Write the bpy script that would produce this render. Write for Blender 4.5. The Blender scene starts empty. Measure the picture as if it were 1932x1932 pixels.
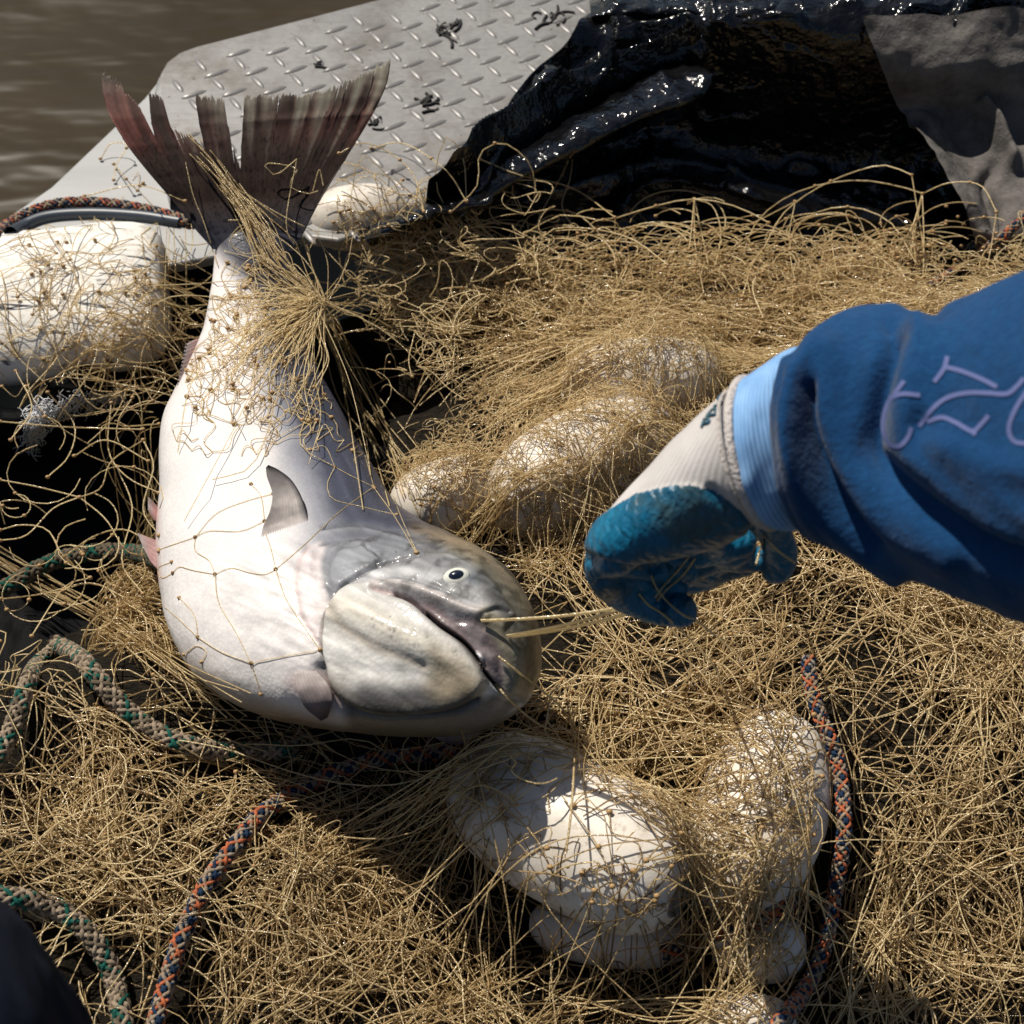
import bpy, bmesh, math, random
import numpy as np
from mathutils import Vector, Matrix
from mathutils.bvhtree import BVHTree
rng = np.random.default_rng(7)
random.seed(7)
scene = bpy.context.scene
col = scene.collection

# ------------------------------------------------------------------ camera, sky, sun, exposure
PITCH = math.radians(50.0)
CAM = np.array([0.0, -0.803, 0.957])
FOV = math.radians(40.0)
F = 966.0 / math.tan(FOV / 2)
FWD = np.array([0.0, math.cos(PITCH), -math.sin(PITCH)])
UP = np.array([0.0, math.sin(PITCH), math.cos(PITCH)])
RIGHT = np.array([1.0, 0.0, 0.0])
cd = bpy.data.cameras.new('camera')
cam = bpy.data.objects.new('camera', cd)
col.objects.link(cam)
cam.location = CAM
cam.rotation_euler = (math.pi / 2 - PITCH, 0, 0)
cd.sensor_width = 36
cd.angle = FOV
cd.clip_start = 0.02
cd.clip_end = 500
cd.dof.use_dof = True
cd.dof.focus_distance = 1.13
cd.dof.aperture_fstop = 11.0
scene.camera = cam

SUN = Vector((-0.37, 0.42, 0.83)).normalized()
w = bpy.data.worlds.new("World")
scene.world = w
w.use_nodes = True
nt = w.node_tree
sky = nt.nodes.new('ShaderNodeTexSky')
sky.sky_type = 'NISHITA'
sky.sun_disc = False
sky.sun_elevation = math.asin(SUN.z)
sky.sun_rotation = math.atan2(SUN.x, SUN.y) % (2 * math.pi)
bg = nt.nodes['Background']
bg.inputs['Strength'].default_value = 0.05
nt.links.new(sky.outputs[0], bg.inputs[0])
ld = bpy.data.lights.new('sun', 'SUN')
ld.energy = 4.6
ld.angle = math.radians(0.5)
ld.color = (1.0, 0.94, 0.84)
sun = bpy.data.objects.new('sun', ld)
col.objects.link(sun)
sun.rotation_euler = SUN.to_track_quat('Z', 'Y').to_euler()
sun.location = SUN * 20
vs = scene.view_settings
vs.view_transform = 'Standard'
vs.look = 'None'
vs.exposure = 0.23
vs.gamma = 1.0
vs.use_curve_mapping = False
scene.cycles.max_bounces = 6

# ------------------------------------------------------------------ helpers
def rays(uv):
    uv = np.asarray(uv, float).reshape(-1, 2)
    d = FWD[None] * F + RIGHT[None] * (uv[:, :1] - 966) - UP[None] * (uv[:, 1:] - 966)
    return d / np.linalg.norm(d, axis=1, keepdims=True)
def P(u, v, z):
    d = rays([(u, v)])[0]
    return CAM + d * ((z - CAM[2]) / d[2])
def proj(p):
    q = np.asarray(p).reshape(-1, 3) - CAM
    dz = q @ FWD
    return np.stack([966 + F * (q @ RIGHT) / dz, 966 - F * (q @ UP) / dz], 1)
def scale_at(p):                       # metres per photo unit at a point
    return float((np.asarray(p) - CAM) @ FWD) / F
def cat(pts, n):                       # Catmull-Rom resampling by chord length
    pts = np.asarray(pts, float)
    if len(pts) == 2:
        t = np.linspace(0, 1, n)[:, None]
        return pts[0] * (1 - t) + pts[1] * t
    p = np.vstack([2 * pts[0] - pts[1], pts, 2 * pts[-1] - pts[-2]])
    seg = np.linalg.norm(np.diff(pts, axis=0), axis=1) + 1e-9
    cum = np.concatenate([[0], np.cumsum(seg)])
    s = np.linspace(0, cum[-1], n)
    i = np.clip(np.searchsorted(cum, s, side='right') - 1, 0, len(pts) - 2)
    t = ((s - cum[i]) / seg[i])[:, None]
    a, b, c, d = p[i], p[i + 1], p[i + 2], p[i + 3]
    return 0.5 * (2 * b + (c - a) * t + (2 * a - 5 * b + 4 * c - d) * t**2 + (3 * b - a - 3 * c + d) * t**3)
def smooth(e0, e1, x):
    t = np.clip((x - e0) / (e1 - e0), 0, 1)
    return t * t * (3 - 2 * t)
def dist_poly(q, poly, closed=False):
    poly = np.asarray(poly, float)
    if closed: poly = np.vstack([poly, poly[:1]])
    best = np.full(len(q), 1e9)
    for a, b in zip(poly[:-1], poly[1:]):
        ab = b - a
        t = np.clip(((q - a) @ ab) / (ab @ ab + 1e-9), 0, 1)
        best = np.minimum(best, np.linalg.norm(q - a - t[:, None] * ab, axis=1))
    return best
def inside(q, poly):
    poly = np.asarray(poly, float)
    r = np.zeros(len(q), bool)
    j = len(poly) - 1
    for i in range(len(poly)):
        xi, yi = poly[i]; xj, yj = poly[j]
        c = ((yi > q[:, 1]) != (yj > q[:, 1])) & (q[:, 0] < (xj - xi) * (q[:, 1] - yi) / (yj - yi + 1e-12) + xi)
        r ^= c
        j = i
    return r
def pmask(q, poly, soft):
    d = dist_poly(q, poly, True)
    sd = np.where(inside(q, poly), d, -d)
    return smooth(-soft, soft, sd)
_perm = rng.random((64, 64, 64))
def noise3(p, s):
    p = np.asarray(p) * s + 100.0
    i = np.floor(p).astype(int); f = p - i; f = f * f * (3 - 2 * f)
    r = 0
    for dx in (0, 1):
        for dy in (0, 1):
            for dz in (0, 1):
                wgt = (f[:, 0] if dx else 1 - f[:, 0]) * (f[:, 1] if dy else 1 - f[:, 1]) * (f[:, 2] if dz else 1 - f[:, 2])
                r = r + wgt * _perm[(i[:, 0] + dx) % 64, (i[:, 1] + dy) % 64, (i[:, 2] + dz) % 64]
    return r * 2 - 1
def fbm(p, s, o=3):
    return sum(noise3(p, s * 2**k) / 2**k for k in range(o))
def link(o, parent=None):
    col.objects.link(o)
    if parent: o.parent = parent
    return o
def tag(o, label=None, cat_=None, group=None, kind=None):
    if label: o['label'] = label
    if cat_: o['category'] = cat_
    if group: o['group'] = group
    if kind: o['kind'] = kind
    return o
def empty(name, loc):
    o = bpy.data.objects.new(name, None)
    o.empty_display_size = 0.05
    o.location = loc
    return link(o)
def mk(name, V, Fc, mats, parent=None, attrs=None, midx=None, flat=False):
    V = np.asarray(V, float)
    me = bpy.data.meshes.new(name)
    if parent is not None:
        V = V - np.array(parent.matrix_basis.translation) - (np.array(parent.parent.matrix_basis.translation) if parent.parent else 0)
    if isinstance(Fc, np.ndarray):
        n, k = Fc.shape
        me.vertices.add(len(V)); me.vertices.foreach_set('co', V.astype(np.float32).ravel())
        me.loops.add(n * k); me.loops.foreach_set('vertex_index', Fc.astype(np.int32).ravel())
        me.polygons.add(n)
        me.polygons.foreach_set('loop_start', np.arange(0, n * k, k, dtype=np.int32))
        me.update(calc_edges=True)
    else:
        me.from_pydata(V.tolist(), [], Fc)
    me.polygons.foreach_set('use_smooth', np.full(len(me.polygons), not flat))
    for m in (mats if isinstance(mats, (list, tuple)) else [mats]):
        me.materials.append(m)
    if midx is not None:
        me.polygons.foreach_set('material_index', np.asarray(midx, np.int32))
    for k, a in (attrs or {}).items():
        a = np.asarray(a, np.float32)
        if a.ndim == 2:
            if a.shape[1] == 3: a = np.hstack([a, np.ones((len(a), 1), np.float32)])
            at = me.attributes.new(k, 'FLOAT_COLOR', 'POINT'); at.data.foreach_set('color', a.ravel())
        else:
            at = me.attributes.new(k, 'FLOAT', 'POINT'); at.data.foreach_set('value', a)
    me.update()
    o = bpy.data.objects.new(name, me)
    return link(o, parent)
def grid_faces(n, m, wrap=False):      # n rows of m points
    i = np.arange(n - 1)[:, None]; j = np.arange(m if wrap else m - 1)[None]
    j2 = (j + 1) % m
    return np.stack([i * m + j, i * m + j2, (i + 1) * m + j2, (i + 1) * m + j], -1).reshape(-1, 4)

# ------------------------------------------------------------------ materials
def mat(name, color=(0.5, 0.5, 0.5), rough=0.5, metal=0.0, spec=0.5, attr=None, coat=0.0, sheen=0.0):
    m = bpy.data.materials.new(name)
    m.use_nodes = True
    b = m.node_tree.nodes['Principled BSDF']
    b.inputs['Base Color'].default_value = (*color, 1)
    b.inputs['Roughness'].default_value = rough
    b.inputs['Metallic'].default_value = metal
    b.inputs['Specular IOR Level'].default_value = spec
    b.inputs['Coat Weight'].default_value = coat
    b.inputs['Coat Roughness'].default_value = 0.15
    b.inputs['Sheen Weight'].default_value = sheen
    if attr:
        a = m.node_tree.nodes.new('ShaderNodeAttribute'); a.attribute_name = attr
        m.node_tree.links.new(a.outputs['Color'], b.inputs['Base Color'])
    return m
class N:
    def __init__(s, m): s.m = m; s.t = m.node_tree; s.b = s.t.nodes['Principled BSDF']
    def new(s, typ, **kw):
        n = s.t.nodes.new(typ)
        for k, v in kw.items():
            if k in n.inputs: n.inputs[k].default_value = v
            else: setattr(n, k, v)
        return n
    def link(s, a, b): s.t.links.new(a, b)
    def coord(s, sc=(1, 1, 1), rot=(0, 0, 0)):
        tc = s.new('ShaderNodeTexCoord'); mp = s.new('ShaderNodeMapping')
        mp.inputs['Scale'].default_value = sc; mp.inputs['Rotation'].default_value = rot
        s.link(tc.outputs['Object'], mp.inputs[0]); return mp.outputs[0]
    def noise(s, scale, detail=4, sc=(1, 1, 1), rough=0.55, rot=(0, 0, 0)):
        n = s.new('ShaderNodeTexNoise', Scale=scale, Detail=detail, Roughness=rough)
        s.link(s.coord(sc, rot), n.inputs['Vector']); return n.outputs['Fac']
    def ramp(s, fac, stops):
        r = s.new('ShaderNodeValToRGB'); e = r.color_ramp.elements
        while len(e) < len(stops): e.new(0.5)
        for el, (p, c) in zip(e, stops): el.position = p; el.color = (*c, 1) if len(c) == 3 else c
        s.link(fac, r.inputs[0]); return r.outputs[0]
    def bump(s, h, strength, dist=0.002, prev=None):
        b = s.new('ShaderNodeBump', Strength=strength, Distance=dist)
        s.link(h, b.inputs['Height'])
        if prev: s.link(prev, b.inputs['Normal'])
        s.link(b.outputs[0], s.b.inputs['Normal']); return b.outputs[0]
    def mul(s, a, b, fac=1.0, mode='MULTIPLY'):
        m = s.new('ShaderNodeMix', data_type='RGBA', blend_type=mode)
        m.inputs[0].default_value = fac
        for x, i in ((a, 6), (b, 7)):
            if isinstance(x, tuple): m.inputs[i].default_value = (*x, 1)
            else: s.link(x, m.inputs[i])
        return m.outputs[2]
    def color(s, c): s.link(c, s.b.inputs['Base Color'])
    def rough(s, fac, lo, hi):
        mr = s.new('ShaderNodeMapRange'); mr.inputs[3].default_value = lo; mr.inputs[4].default_value = hi
        s.link(fac, mr.inputs[0]); s.link(mr.outputs[0], s.b.inputs['Roughness'])

M = {}
# river water: silty brown with soft ripples
M['water'] = mat('river_water', (0.075, 0.052, 0.028), 0.3, spec=0.16)
n = N(M['water'])
n.color(n.ramp(n.noise(1.2, 3), [(0.3, (0.030, 0.0205, 0.0075)), (0.7, (0.043, 0.030, 0.012))]))
a = n.noise(1.0, 3, (2.2, 5.0, 1), rot=(0, 0, math.radians(-14)))
n.bump(a, 0.21, 0.16)
# aluminium tread plate
M['plate'] = mat('aluminium_plate', (0.42, 0.41, 0.40), 0.5, metal=0.35)
n = N(M['plate'])
a = n.noise(9, 6); b_ = n.noise(120, 4)
c1 = n.ramp(a, [(0.3, (0.20, 0.193, 0.186)), (0.7, (0.27, 0.262, 0.252))])
n.color(n.mul(c1, n.ramp(b_, [(0.3, (0.9, 0.9, 0.9)), (0.65, (1, 1, 1))])))
d1 = n.noise(7, 9, rough=0.72); d2 = n.noise(130, 3); d3 = n.noise(26, 6, (1, 9, 1), rot=(0, 0, 0.5))
base_ = n.b.inputs['Base Color'].links[0].from_socket
base_ = n.mul(base_, n.ramp(d1, [(0.36, (0.60, 0.56, 0.50)), (0.52, (1, 1, 1))]))
base_ = n.mul(base_, n.ramp(d2, [(0.28, (0.35, 0.31, 0.27)), (0.33, (1, 1, 1))]))
n.color(n.mul(base_, n.ramp(d3, [(0.3, (0.82, 0.81, 0.8)), (0.45, (1, 1, 1))])))
n.rough(b_, 0.42, 0.6); n.bump(b_, 0.07, 0.0012)
M['lug'] = mat('aluminium_lug', (0.20, 0.19, 0.183), 0.5, metal=0.1, spec=0.35)
n = N(M['lug']); a = n.noise(90, 3); n.rough(a, 0.25, 0.5)
M['sheet'] = mat('aluminium_sheet', (0.43, 0.43, 0.43), 0.45, metal=0.2)
n = N(M['sheet'])
a = n.noise(4, 5, (1, 6, 1), rot=(0, 0, 0.7)); n.color(n.ramp(a, [(0.3, (0.25, 0.25, 0.25)), (0.7, (0.32, 0.32, 0.315))])); n.rough(a, 0.5, 0.65)
n.bump(n.noise(60, 4), 0.1, 0.001)
M['floor'] = mat('boat_floor', (0.02, 0.02, 0.02), 0.7)
# black plastic sheet, dusty and wet
M['tarp'] = mat('black_plastic', (0.006, 0.006, 0.007), 0.3, spec=0.5)
n = N(M['tarp'])
a = n.noise(28, 6); b_ = n.noise(75, 5, rough=0.7)
n.color(n.ramp(a, [(0.45, (0.003, 0.003, 0.0035)), (0.75, (0.010, 0.0095, 0.009))]))
n.rough(b_, 0.05, 0.15)
p1 = n.bump(n.noise(24, 3), 0.9, 0.007)
p1 = n.bump(n.noise(85, 2), 1.0, 0.0036, p1); n.bump(n.noise(210, 2), 0.8, 0.0008, p1)
M['sheet2'] = mat('dull_black_plastic', (0.004, 0.004, 0.0045), 0.6, spec=0.04)
n = N(M['sheet2']); n.bump(n.noise(30, 5), 0.5, 0.008)
M['mud'] = mat('dried_mud_canvas', (0.11, 0.098, 0.088), 0.9, spec=0.2)
n = N(M['mud'])
a = n.noise(30, 8, rough=0.7)
n.color(n.ramp(a, [(0.32, (0.06, 0.055, 0.05)), (0.62, (0.15, 0.135, 0.125))]))
p1 = n.bump(n.noise(40, 8, rough=0.7), 0.7, 0.008); n.bump(n.noise(300, 4), 0.5, 0.002, p1)
# net twine
M['twine'] = mat('net_twine', (0.4, 0.3, 0.15), 0.17, spec=1.0)
n = N(M['twine'])
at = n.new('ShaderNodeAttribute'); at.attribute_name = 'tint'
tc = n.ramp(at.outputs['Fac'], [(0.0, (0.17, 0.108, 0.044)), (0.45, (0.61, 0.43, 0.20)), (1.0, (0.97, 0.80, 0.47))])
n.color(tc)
n.bump(n.noise(430, 2), 1.0, 0.0022)
tr = n.new('ShaderNodeBsdfTranslucent'); mx = n.new('ShaderNodeMixShader'); mx.inputs[0].default_value = 0.38
n.link(tc, tr.inputs[0]); n.link(n.b.outputs[0], mx.inputs[1]); n.link(tr.outputs[0], mx.inputs[2])
tp = n.new('ShaderNodeBsdfTransparent'); mx2 = n.new('ShaderNodeMixShader'); mx2.inputs[0].default_value = 0.2
n.link(mx.outputs[0], mx2.inputs[1]); n.link(tp.outputs[0], mx2.inputs[2])
n.link(mx2.outputs[0], n.t.nodes['Material Output'].inputs[0])
M['knot'] = mat('net_knot', (0.36, 0.22, 0.09), 0.5)
M['heap'] = mat('net_heap_body', (0.05, 0.036, 0.018), 0.8, spec=0.2)  # dark base colour stands in for the shade deep between strands
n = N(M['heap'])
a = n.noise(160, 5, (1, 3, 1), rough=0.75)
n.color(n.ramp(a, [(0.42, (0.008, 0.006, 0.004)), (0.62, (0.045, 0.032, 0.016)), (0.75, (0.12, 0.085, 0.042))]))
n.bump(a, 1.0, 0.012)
M['float'] = mat('white_float', (0.72, 0.69, 0.64), 0.42, spec=0.4)
n = N(M['float'])
a = n.noise(14, 6); b_ = n.noise(45, 8, rough=0.75)
c1 = n.ramp(a, [(0.3, (0.56, 0.495, 0.41)), (0.62, (0.72, 0.675, 0.61))])
n.color(n.mul(c1, n.ramp(b_, [(0.34, (0.5, 0.44, 0.36)), (0.47, (1, 1, 1))])))
n.bump(b_, 0.25, 0.002)
M['foam'] = mat('cracked_white_foam', (0.74, 0.71, 0.66), 0.6, spec=0.3)
n = N(M['foam'])
b_ = n.noise(10, 6, (1.2, 9, 3), rough=0.6)
a = n.noise(55, 8, rough=0.75)
c1 = n.ramp(b_, [(0.36, (0.07, 0.07, 0.08)), (0.385, (0.72, 0.69, 0.63)), (0.7, (0.78, 0.76, 0.72))])
n.color(n.mul(c1, n.ramp(a, [(0.33, (0.62, 0.57, 0.5)), (0.5, (1, 1, 1))])))
p1 = n.bump(b_, 0.5, 0.006); n.bump(a, 0.5, 0.002, p1)
# fish
M['fish'] = mat('salmon_skin', rough=0.40, spec=0.22, attr='Col', coat=0.22)
n = N(M['fish'])
at = n.new('ShaderNodeAttribute'); at.attribute_name = 'Col'
a = n.noise(320, 3); b_ = n.noise(46, 6)
c1 = n.mul(at.outputs['Color'], n.ramp(b_, [(0.3, (0.95, 0.945, 0.945)), (0.6, (1.0, 1.0, 1.0))]))
vs_ = n.new('ShaderNodeTexVoronoi', Scale=330.0); n.link(n.coord(), vs_.inputs['Vector'])
n.color(n.mul(c1, n.ramp(vs_.outputs['Distance'], [(0.15, (1.03, 1.03, 1.03)), (0.75, (0.94, 0.94, 0.945))])))
n.b.inputs['Subsurface Weight'].default_value = 0.06
n.b.inputs['Subsurface Radius'].default_value = (0.006, 0.003, 0.002)
vo = n.new('ShaderNodeTexVoronoi', Scale=330.0); n.link(n.coord(), vo.inputs['Vector'])
p1 = n.bump(vo.outputs['Distance'], 0.18, 0.0012); p1 = n.bump(b_, 0.2, 0.003, p1); p1 = n.bump(n.noise(210, 5, rough=0.7), 0.12, 0.0012, p1); n.link(p1, n.b.inputs['Coat Normal']); n.b.inputs['Coat Roughness'].default_value = 0.1
n.rough(b_, 0.34, 0.56)
M['fin'] = mat('salmon_fin', rough=0.5, spec=0.2, attr='Col')
n = N(M['fin'])
at = n.new('ShaderNodeAttribute'); at.attribute_name = 'Col'
n.color(n.mul(at.outputs['Color'], n.ramp(n.noise(70, 6, rough=0.7), [(0.3, (0.6, 0.58, 0.58)), (0.65, (1.15, 1.1, 1.1))])))
tr = n.new('ShaderNodeBsdfTranslucent'); mx = n.new('ShaderNodeMixShader'); mx.inputs[0].default_value = 0.4
n.link(at.outputs['Color'], tr.inputs[0])
n.link(n.b.outputs[0], mx.inputs[1]); n.link(tr.outputs[0], mx.inputs[2])
n.link(mx.outputs[0], n.t.nodes['Material Output'].inputs[0])
M['iris'] = mat('iris', (0.66, 0.655, 0.57), 0.25, coat=0.6)
M['pupil'] = mat('pupil', (0.006, 0.010, 0.022), 0.06, coat=1.0)
# clothing
M['sleeve'] = mat('blue_fleece', (0.006, 0.035, 0.11), 0.95, spec=0.1, sheen=0.12)
n = N(M['sleeve'])
a = n.noise(12, 5)
n.color(n.ramp(a, [(0.3, (0.004, 0.036, 0.108)), (0.7, (0.009, 0.056, 0.155))]))
n.color(n.mul(n.b.inputs['Base Color'].links[0].from_socket, n.ramp(n.noise(260, 5, rough=0.8), [(0.3, (0.72, 0.74, 0.78)), (0.7, (1.2, 1.16, 1.12))])))
p1 = n.bump(n.noise(380, 4), 0.5, 0.0016); n.bump(n.noise(60, 4), 0.35, 0.006, p1)
M['letter'] = mat('pale_print', (0.12, 0.145, 0.31), 0.8, spec=0.2)
M['knit'] = mat('grey_knit', (0.50, 0.47, 0.45), 0.95, spec=0.1)
n = N(M['knit'])
wv = n.new('ShaderNodeTexWave', Scale=95.0, Distortion=1.4, Detail=2.0); wv.inputs['Detail Scale'].default_value = 3.0
n.link(n.coord(rot=(0.3, 0.4, math.radians(62))), wv.inputs['Vector'])
n.color(n.mul(n.ramp(n.noise(25, 5), [(0.3, (0.44, 0.41, 0.39)), (0.65, (0.56, 0.53, 0.51))]), n.ramp(wv.outputs['Fac'], [(0.0, (0.88, 0.87, 0.86)), (0.4, (1, 1, 1))])))
n.bump(wv.outputs['Fac'], 0.25, 0.0012)
M['cuff'] = mat('light_blue_knit', (0.22, 0.40, 0.68), 0.95, spec=0.1)
n = N(M['cuff'])
wv = n.new('ShaderNodeTexWave', Scale=150.0, Distortion=0.4); n.link(n.coord(rot=(0, 0.5, math.radians(10))), wv.inputs['Vector'])
n.color(n.mul(n.ramp(n.noise(40, 6, (1, 0.3, 1), rough=0.7), [(0.35, (0.17, 0.33, 0.58)), (0.62, (0.28, 0.48, 0.76))]), n.ramp(wv.outputs['Fac'], [(0, (0.75, 0.78, 0.82)), (0.5, (1, 1, 1))])))
n.bump(wv.outputs['Fac'], 0.4, 0.0012)
M['roll'] = mat('cream_overlock', (0.55, 0.50, 0.47), 0.95, spec=0.1)
n = N(M['roll']); n.bump(n.noise(420, 3), 1.0, 0.003)
M['rubber'] = mat('teal_rubber', (0.006, 0.155, 0.29), 0.42, spec=0.4)
n = N(M['rubber'])
wv = n.new('ShaderNodeTexWave', Scale=46.0, Distortion=9.0, Detail=3.0); wv.inputs['Detail Scale'].default_value = 1.6
n.link(n.coord(rot=(0.4, 0.2, math.radians(20))), wv.inputs['Vector'])
a = n.noise(22, 6, rough=0.65)
n.color(n.mul(n.ramp(a, [(0.38, (0.035, 0.085, 0.11)), (0.5, (0.003, 0.11, 0.21)), (0.7, (0.006, 0.16, 0.28))]), n.ramp(wv.outputs['Fac'], [(0, (0.8, 0.8, 0.8)), (0.5, (1, 1, 1))]), 0.6))
n.bump(wv.outputs['Fac'], 0.5, 0.0016)
M['trouser'] = mat('dark_trouser', (0.008, 0.011, 0.02), 0.9, spec=0.1)
n = N(M['trouser']); n.bump(n.noise(500, 3), 0.4, 0.001)
M['cream'] = mat('rope_cream', (0.29, 0.225, 0.16), 0.85, spec=0.2)
M['orange'] = mat('rope_orange', (0.42, 0.12, 0.05), 0.8, spec=0.2)
M['navy'] = mat('rope_navy', (0.012, 0.030, 0.065), 0.8, spec=0.2)
M['green'] = mat('rope_green', (0.008, 0.085, 0.062), 0.8, spec=0.2)
M['tan'] = mat('rope_tan', (0.125, 0.098, 0.066), 0.85, spec=0.2)
M['core'] = mat('rope_core', (0.03, 0.025, 0.02), 0.9)
for k in ('cream', 'orange', 'navy', 'green', 'tan'):
    n = N(M[k]); c = tuple(n.b.inputs['Base Color'].default_value)[:3]
    n.color(n.mul(c, n.ramp(n.noise(240, 4), [(0.3, (0.6, 0.58, 0.55)), (0.65, (1.1, 1.1, 1.1))]))); n.bump(n.noise(900, 2), 0.6, 0.001)
M['hose'] = mat('dark_hose', (0.035, 0.045, 0.06), 0.4)
M['twig'] = mat('dark_weed', (0.012, 0.010, 0.009), 0.8)
M['fray'] = mat('frayed_fibre', (0.75, 0.75, 0.76), 0.7)

# ------------------------------------------------------------------ tube builder
def tubes(paths, rad, sides=3, flat=None):
    """paths (n,k,3), rad scalar or (n,) or (n,k)."""
    paths = np.asarray(paths, float)
    n_, k, _ = paths.shape
    rad = np.asarray(rad, float)
    if rad.ndim == 0: rad = np.full((n_, k), float(rad))
    elif rad.ndim == 1: rad = np.repeat(rad[:, None], k, 1)
    t = np.gradient(paths, axis=1)
    t /= np.linalg.norm(t, axis=2, keepdims=True) + 1e-12
    ref = np.array([0.31, -0.52, 0.79]); ref /= np.linalg.norm(ref)
    a = np.cross(t, ref); a /= np.linalg.norm(a, axis=2, keepdims=True) + 1e-9
    b = np.cross(t, a)
    ang = np.arange(sides) * 2 * math.pi / sides
    ring = a[:, :, None] * np.cos(ang)[None, None, :, None] + b[:, :, None] * np.sin(ang)[None, None, :, None]
    V = paths[:, :, None] + ring * rad[:, :, None, None]
    V = V.reshape(-1, 3)
    f1 = grid_faces(k, sides, True)
    Fc = (np.arange(n_)[:, None, None] * (k * sides) + f1[None]).reshape(-1, 4)
    return V, Fc

# ------------------------------------------------------------------ heap height field
ctrl = np.array([  # u, v, z, radius(m)
    (100,1450,.02,.12),(350,1500,.03,.1),(620,1620,.04,.1),(300,1750,.02,.12),(700,1850,-.04,.12),(150,1900,-.05,.12),
    (560,1440,-.03,.06),(800,1450,-.045,.06),(1000,1650,-.06,.1),(1250,1880,-.08,.1),(1000,1900,-.08,.1),(1600,1900,-.09,.12),(1850,1900,-.08,.12),
    (1450,1480,-.05,.1),(1700,1350,.035,.12),(1900,1500,.03,.12),(1700,1650,.01,.12),(1300,1300,.01,.1),(1150,1200,-.01,.08),(1500,1150,.03,.12),
    (1100,950,-.02,.1),(1300,850,-.01,.1),(900,850,-.03,.08),(1200,700,-.03,.1),(1600,800,.02,.15),(1900,900,.03,.15),(1900,650,.0,.12),
    (1000,620,-.06,.1),(1400,590,-.06,.1),(1700,550,-.055,.1),(1300,480,-.10,.08),(1700,450,-.10,.08),(1000,490,-.11,.08),(1900,420,-.07,.1),
    (800,700,-.13,.07),(720,560,-.06,.07),(640,480,-.03,.07),
    (60,950,-.2,.09),(150,1060,-.21,.08),(30,1120,-.2,.07),(120,1180,-.1,.06),(230,850,-.16,.05),(270,1000,-.10,.04),(280,1150,-.04,.05),(60,1270,-.1,.06),
    (150,620,-.05,.1),(330,560,-.1,.06),(300,720,-.12,.06),(100,780,-.1,.07),(450,700,-.12,.1),(500,1000,-.06,.12),(700,1200,-.04,.12),(900,1200,-.03,.1),
    (-200,1500,0,.2),(-200,900,-.2,.15),(2150,1400,.02,.2),(2150,800,0,.2),(900,2100,-.08,.2),(300,2100,-.04,.2),(1700,2100,-.08,.2)], float)
cw = np.array([P(u, v, z) for u, v, z, r in ctrl])
def H0(x, y):
    x = np.asarray(x); y = np.asarray(y)
    d2 = (x[..., None] - cw[:, 0])**2 + (y[..., None] - cw[:, 1])**2
    wgt = np.exp(-d2 / (2 * (ctrl[:, 3] * 0.62)**2)) + 1e-9 / (d2 + 0.01)
    h = (wgt * cw[:, 2]).sum(-1) / wgt.sum(-1)
    p = np.stack([x.ravel(), y.ravel(), np.zeros(x.size)], 1)
    return h + (0.018 * noise3(p, 11) + 0.010 * noise3(p, 27)).reshape(x.shape)

COLL = {}                              # name -> (V, F) used for draping
# net: thing with parts
net = empty('fishing_net', P(1000, 1500, -0.05))
tag(net, 'golden brown twine gill net heaped across the boat and tangled round the salmon', 'fishing net')
gx = np.linspace(-0.62, 0.66, 230); gy = np.linspace(-0.62, 0.47, 210)
X, Y = np.meshgrid(gx, gy)
Z = H0(X, Y) - 0.012
V = np.stack([X, Y, Z], -1).reshape(-1, 3)
Fc = grid_faces(len(gy), len(gx))
puv = proj(V)
heap_cut = [(-400,840),(-400,-900),(2400,-900),(2400,480),(1932,500),(1700,560),(1400,590),(1050,620),(760,650),(720,860),(640,860),(560,640),(400,640),(330,700),(330,760),(290,860),(285,1060),(215,1110),(160,1180),(70,1210),(20,1300),(-100,1300),(-400,1300)]
keep = ~inside(puv, heap_cut)
Fk = Fc[keep[Fc].all(1)]
mk('net_bulk', V, Fk, M['heap'], net, None)['kind'] = 'stuff'  # dark filler sheet, coloured as the shaded depth of the net
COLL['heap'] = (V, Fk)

# ------------------------------------------------------------------ water, boat
wv_ = np.array([(-60, -60, -0.55), (60, -60, -0.55), (60, 90, -0.55), (-60, 90, -0.55)], float)
tag(mk('water', wv_, [[0, 1, 2, 3]], M['water']), kind='structure')

boat = empty('boat', (0, 0.45, -0.2))
tag(boat, 'aluminium boat with a diamond tread plate deck corner above brown water', 'boat')
def slab(name, px, z, th, m, parent, bev=0.004, round_pts=None):
    bm = bmesh.new()
    vs_ = [bm.verts.new(P(u, v, z)) for u, v in px]
    f = bm.faces.new(vs_)
    f.normal_update()
    if f.normal.z < 0: f.normal_flip()
    r = bmesh.ops.extrude_face_region(bm, geom=[f])
    nv = [e for e in r['geom'] if isinstance(e, bmesh.types.BMVert)]
    bmesh.ops.translate(bm, verts=nv, vec=(0, 0, th))
    bm.faces.remove(f) if f.is_valid else None
    bm.normal_update()
    top = [fc for fc in bm.faces if fc.normal.z > 0.9 or fc.normal.z < -0.9]
    ed = set(e for fc in top for e in fc.edges)
    bmesh.ops.bevel(bm, geom=list(ed), offset=bev, segments=3, affect='EDGES', profile=0.5)
    bm.normal_update()
    V = np.array([v.co[:] for v in bm.verts]); Fl = [[v.index for v in fc.verts] for fc in bm.faces]
    bm.verts.index_update(); Fl = [[v.index for v in fc.verts] for fc in bm.faces]
    bm.free()
    COLL[name] = (V, Fl)
    return mk(name, V, Fl, m, parent, flat=False)
plate_px = [(330,330),(312,260),(303,215),(300,180),(305,155),(318,132),(342,114),(375,102),(430,88),(600,44),(760,2),(1000,-62),(1300,-140),(1180,40),(1000,250),(930,380),(640,470),(400,440)]
TH = 0.012
def Pz(px, dz): return px
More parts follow.
